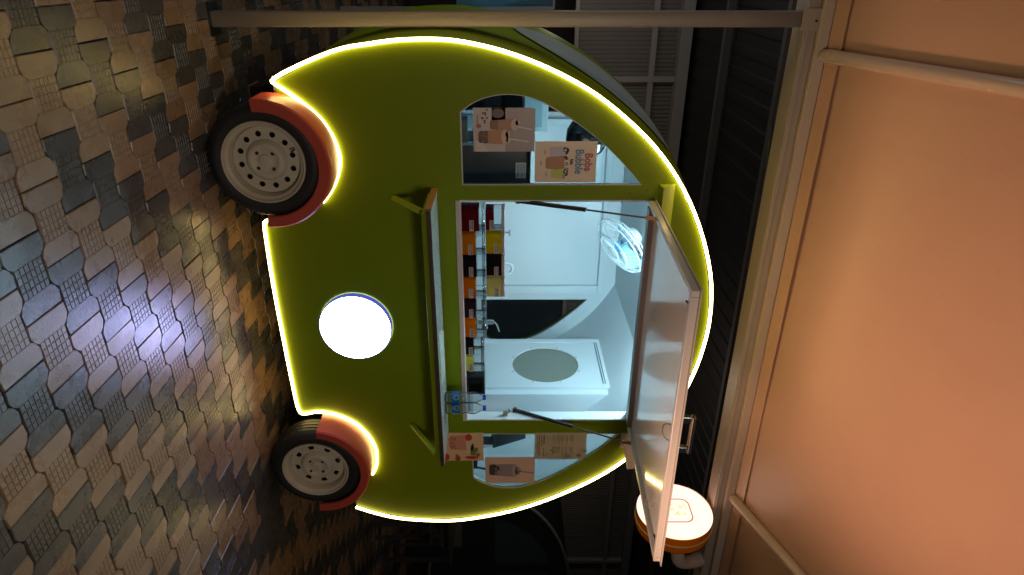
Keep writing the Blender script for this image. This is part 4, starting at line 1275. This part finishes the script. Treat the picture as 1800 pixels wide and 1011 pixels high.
# unlit second stall
k2 = thing('dark_stall', 'unlit rounded stall with pale rim standing in the dark yard', 'food stall', (8.05, 7.2, 0))
el = [(8.05 + 1.75 * math.cos(math.radians(a)), 1.15 + (1.10 if a <= 180 else 0.9) * math.sin(math.radians(a))) for a in range(0, 360, 6)]
q = [(6.72, 1.2), (6.85, 1.5), (7.05, 1.72), (7.35, 1.9), (7.62, 1.99), (7.62, 1.2)]
q2 = [(7.75, 1.2), (8.9, 1.2), (8.9, 1.95), (7.75, 1.95)]
DK = mat('dark_green_paint', (0.02, 0.028, 0.018), 0.5)
MB().plate(el, [q, q2], 6.5, 6.55, XZ).obj('stall_face', DK, k2)
n = len(el)
MB().add([(x, 6.55, z) for x, z in el] + [(x, 7.9, z) for x, z in el], [(i, (i + 1) % n, n + (i + 1) % n, n + i) for i in range(n)]).obj('stall_shell', DK, k2, smooth=40)
MB().tube([(x, 6.49, z) for x, z in el], 0.022, 8, closed=True).obj('stall_rim', mat('grey_rim', (0.30, 0.29, 0.27), 0.5), k2, smooth=60)
for lp in (q, q2):
    MB().plate(lp, [], 6.52, 6.53, XZ).obj('stall_window', mat('bluish_pane', (0.06, 0.085, 0.095), 0.25), k2)
for wx in (7.1, 9.0):
    MB().lathe([(0.16, 0), (0.26, 0), (0.26, 0.15), (0.16, 0.15)], (wx, 6.33, 0.262), (0, 1, 0), 32).obj('stall_wheel', TYRE, k2, smooth=35)
# dark table and chairs
DKP = mat('dark_furniture', (0.05, 0.045, 0.042), 0.4, var=0.2)
def chair(x, y, rz, lb):
    t = thing('chair', lb, 'chair', (x, y, 0), 'dark chairs in the yard behind')
    ca, sa_ = math.cos(rz), math.sin(rz)
    def q3(u, v, w): return (x + u * ca - v * sa_, y + u * sa_ + v * ca, w)
    b = MB(); b.bar(q3(-0.2, 0, 0.45), q3(0.2, 0, 0.45), 0.4, 0.025); b.obj('seat', DKP, t, bevel=0.006)
    b = MB(); b.bar(q3(-0.2, 0.22, 0.70), q3(0.2, 0.22, 0.70), 0.02, 0.26); b.obj('backrest', DKP, t, bevel=0.006)
    for u in (-0.18, 0.18):
        b = MB(); b.bar(q3(u, -0.18, 0.0), q3(u, -0.18, 0.437), 0.03); b.obj('leg', DKP, t)
        b = MB(); b.bar(q3(u, 0.2, 0.0), q3(u, 0.2, 0.57), 0.03); b.obj('leg', DKP, t)
chair(5.1, 5.0, 0.4, 'dark chair nearest the kiosk rear wheel, beside the table')
chair(6.2, 5.9, 2.6, 'dark chair on the far side of the table by the unlit stall')
t = thing('table', 'dark square table in the yard behind the kiosk', 'table', (5.7, 5.5, 0))
MB().box(5.35, 6.05, 5.15, 5.85, 0.72, 0.75).obj('tabletop', DKP, t, bevel=0.005)
for u in (5.4, 6.0):
    for v in (5.2, 5.8):
        MB().box(u - 0.02, u + 0.02, v - 0.02, v + 0.02, 0, 0.719).obj('leg', DKP, t)
# blue sheet hanging behind the kiosk's left corner
b = MB(); vs = []
for i in range(15):
    for j in range(6):
        vs.append((-0.6 + 0.93 * i / 14, 5.8 + 0.03 * math.sin(i * 1.7 + j * .6), 0.95 + 0.78 * j / 5))
b.add(vs, [(i * 6 + j, i * 6 + j + 1, (i + 1) * 6 + j + 1, (i + 1) * 6 + j) for i in range(14) for j in range(5)])
bs = b.obj('blue_sheet', mat('blue_tarp', (0.10, 0.27, 0.36), 0.3), None, smooth=60)
tag(bs, 'blue plastic sheet hung behind the kiosk corner by the post', 'tarpaulin')
MB().tube([(-0.62, 5.8, 1.74), (0.35, 5.8, 1.74)], 0.012, 6).obj('hanging_rail', RAILM, bs, smooth=40)
MB().box(0.33, 0.36, 5.79, 5.82, 0, 1.74).box(-0.63, -0.60, 5.79, 5.82, 0, 1.74).obj('rail_legs', RAILM, bs)
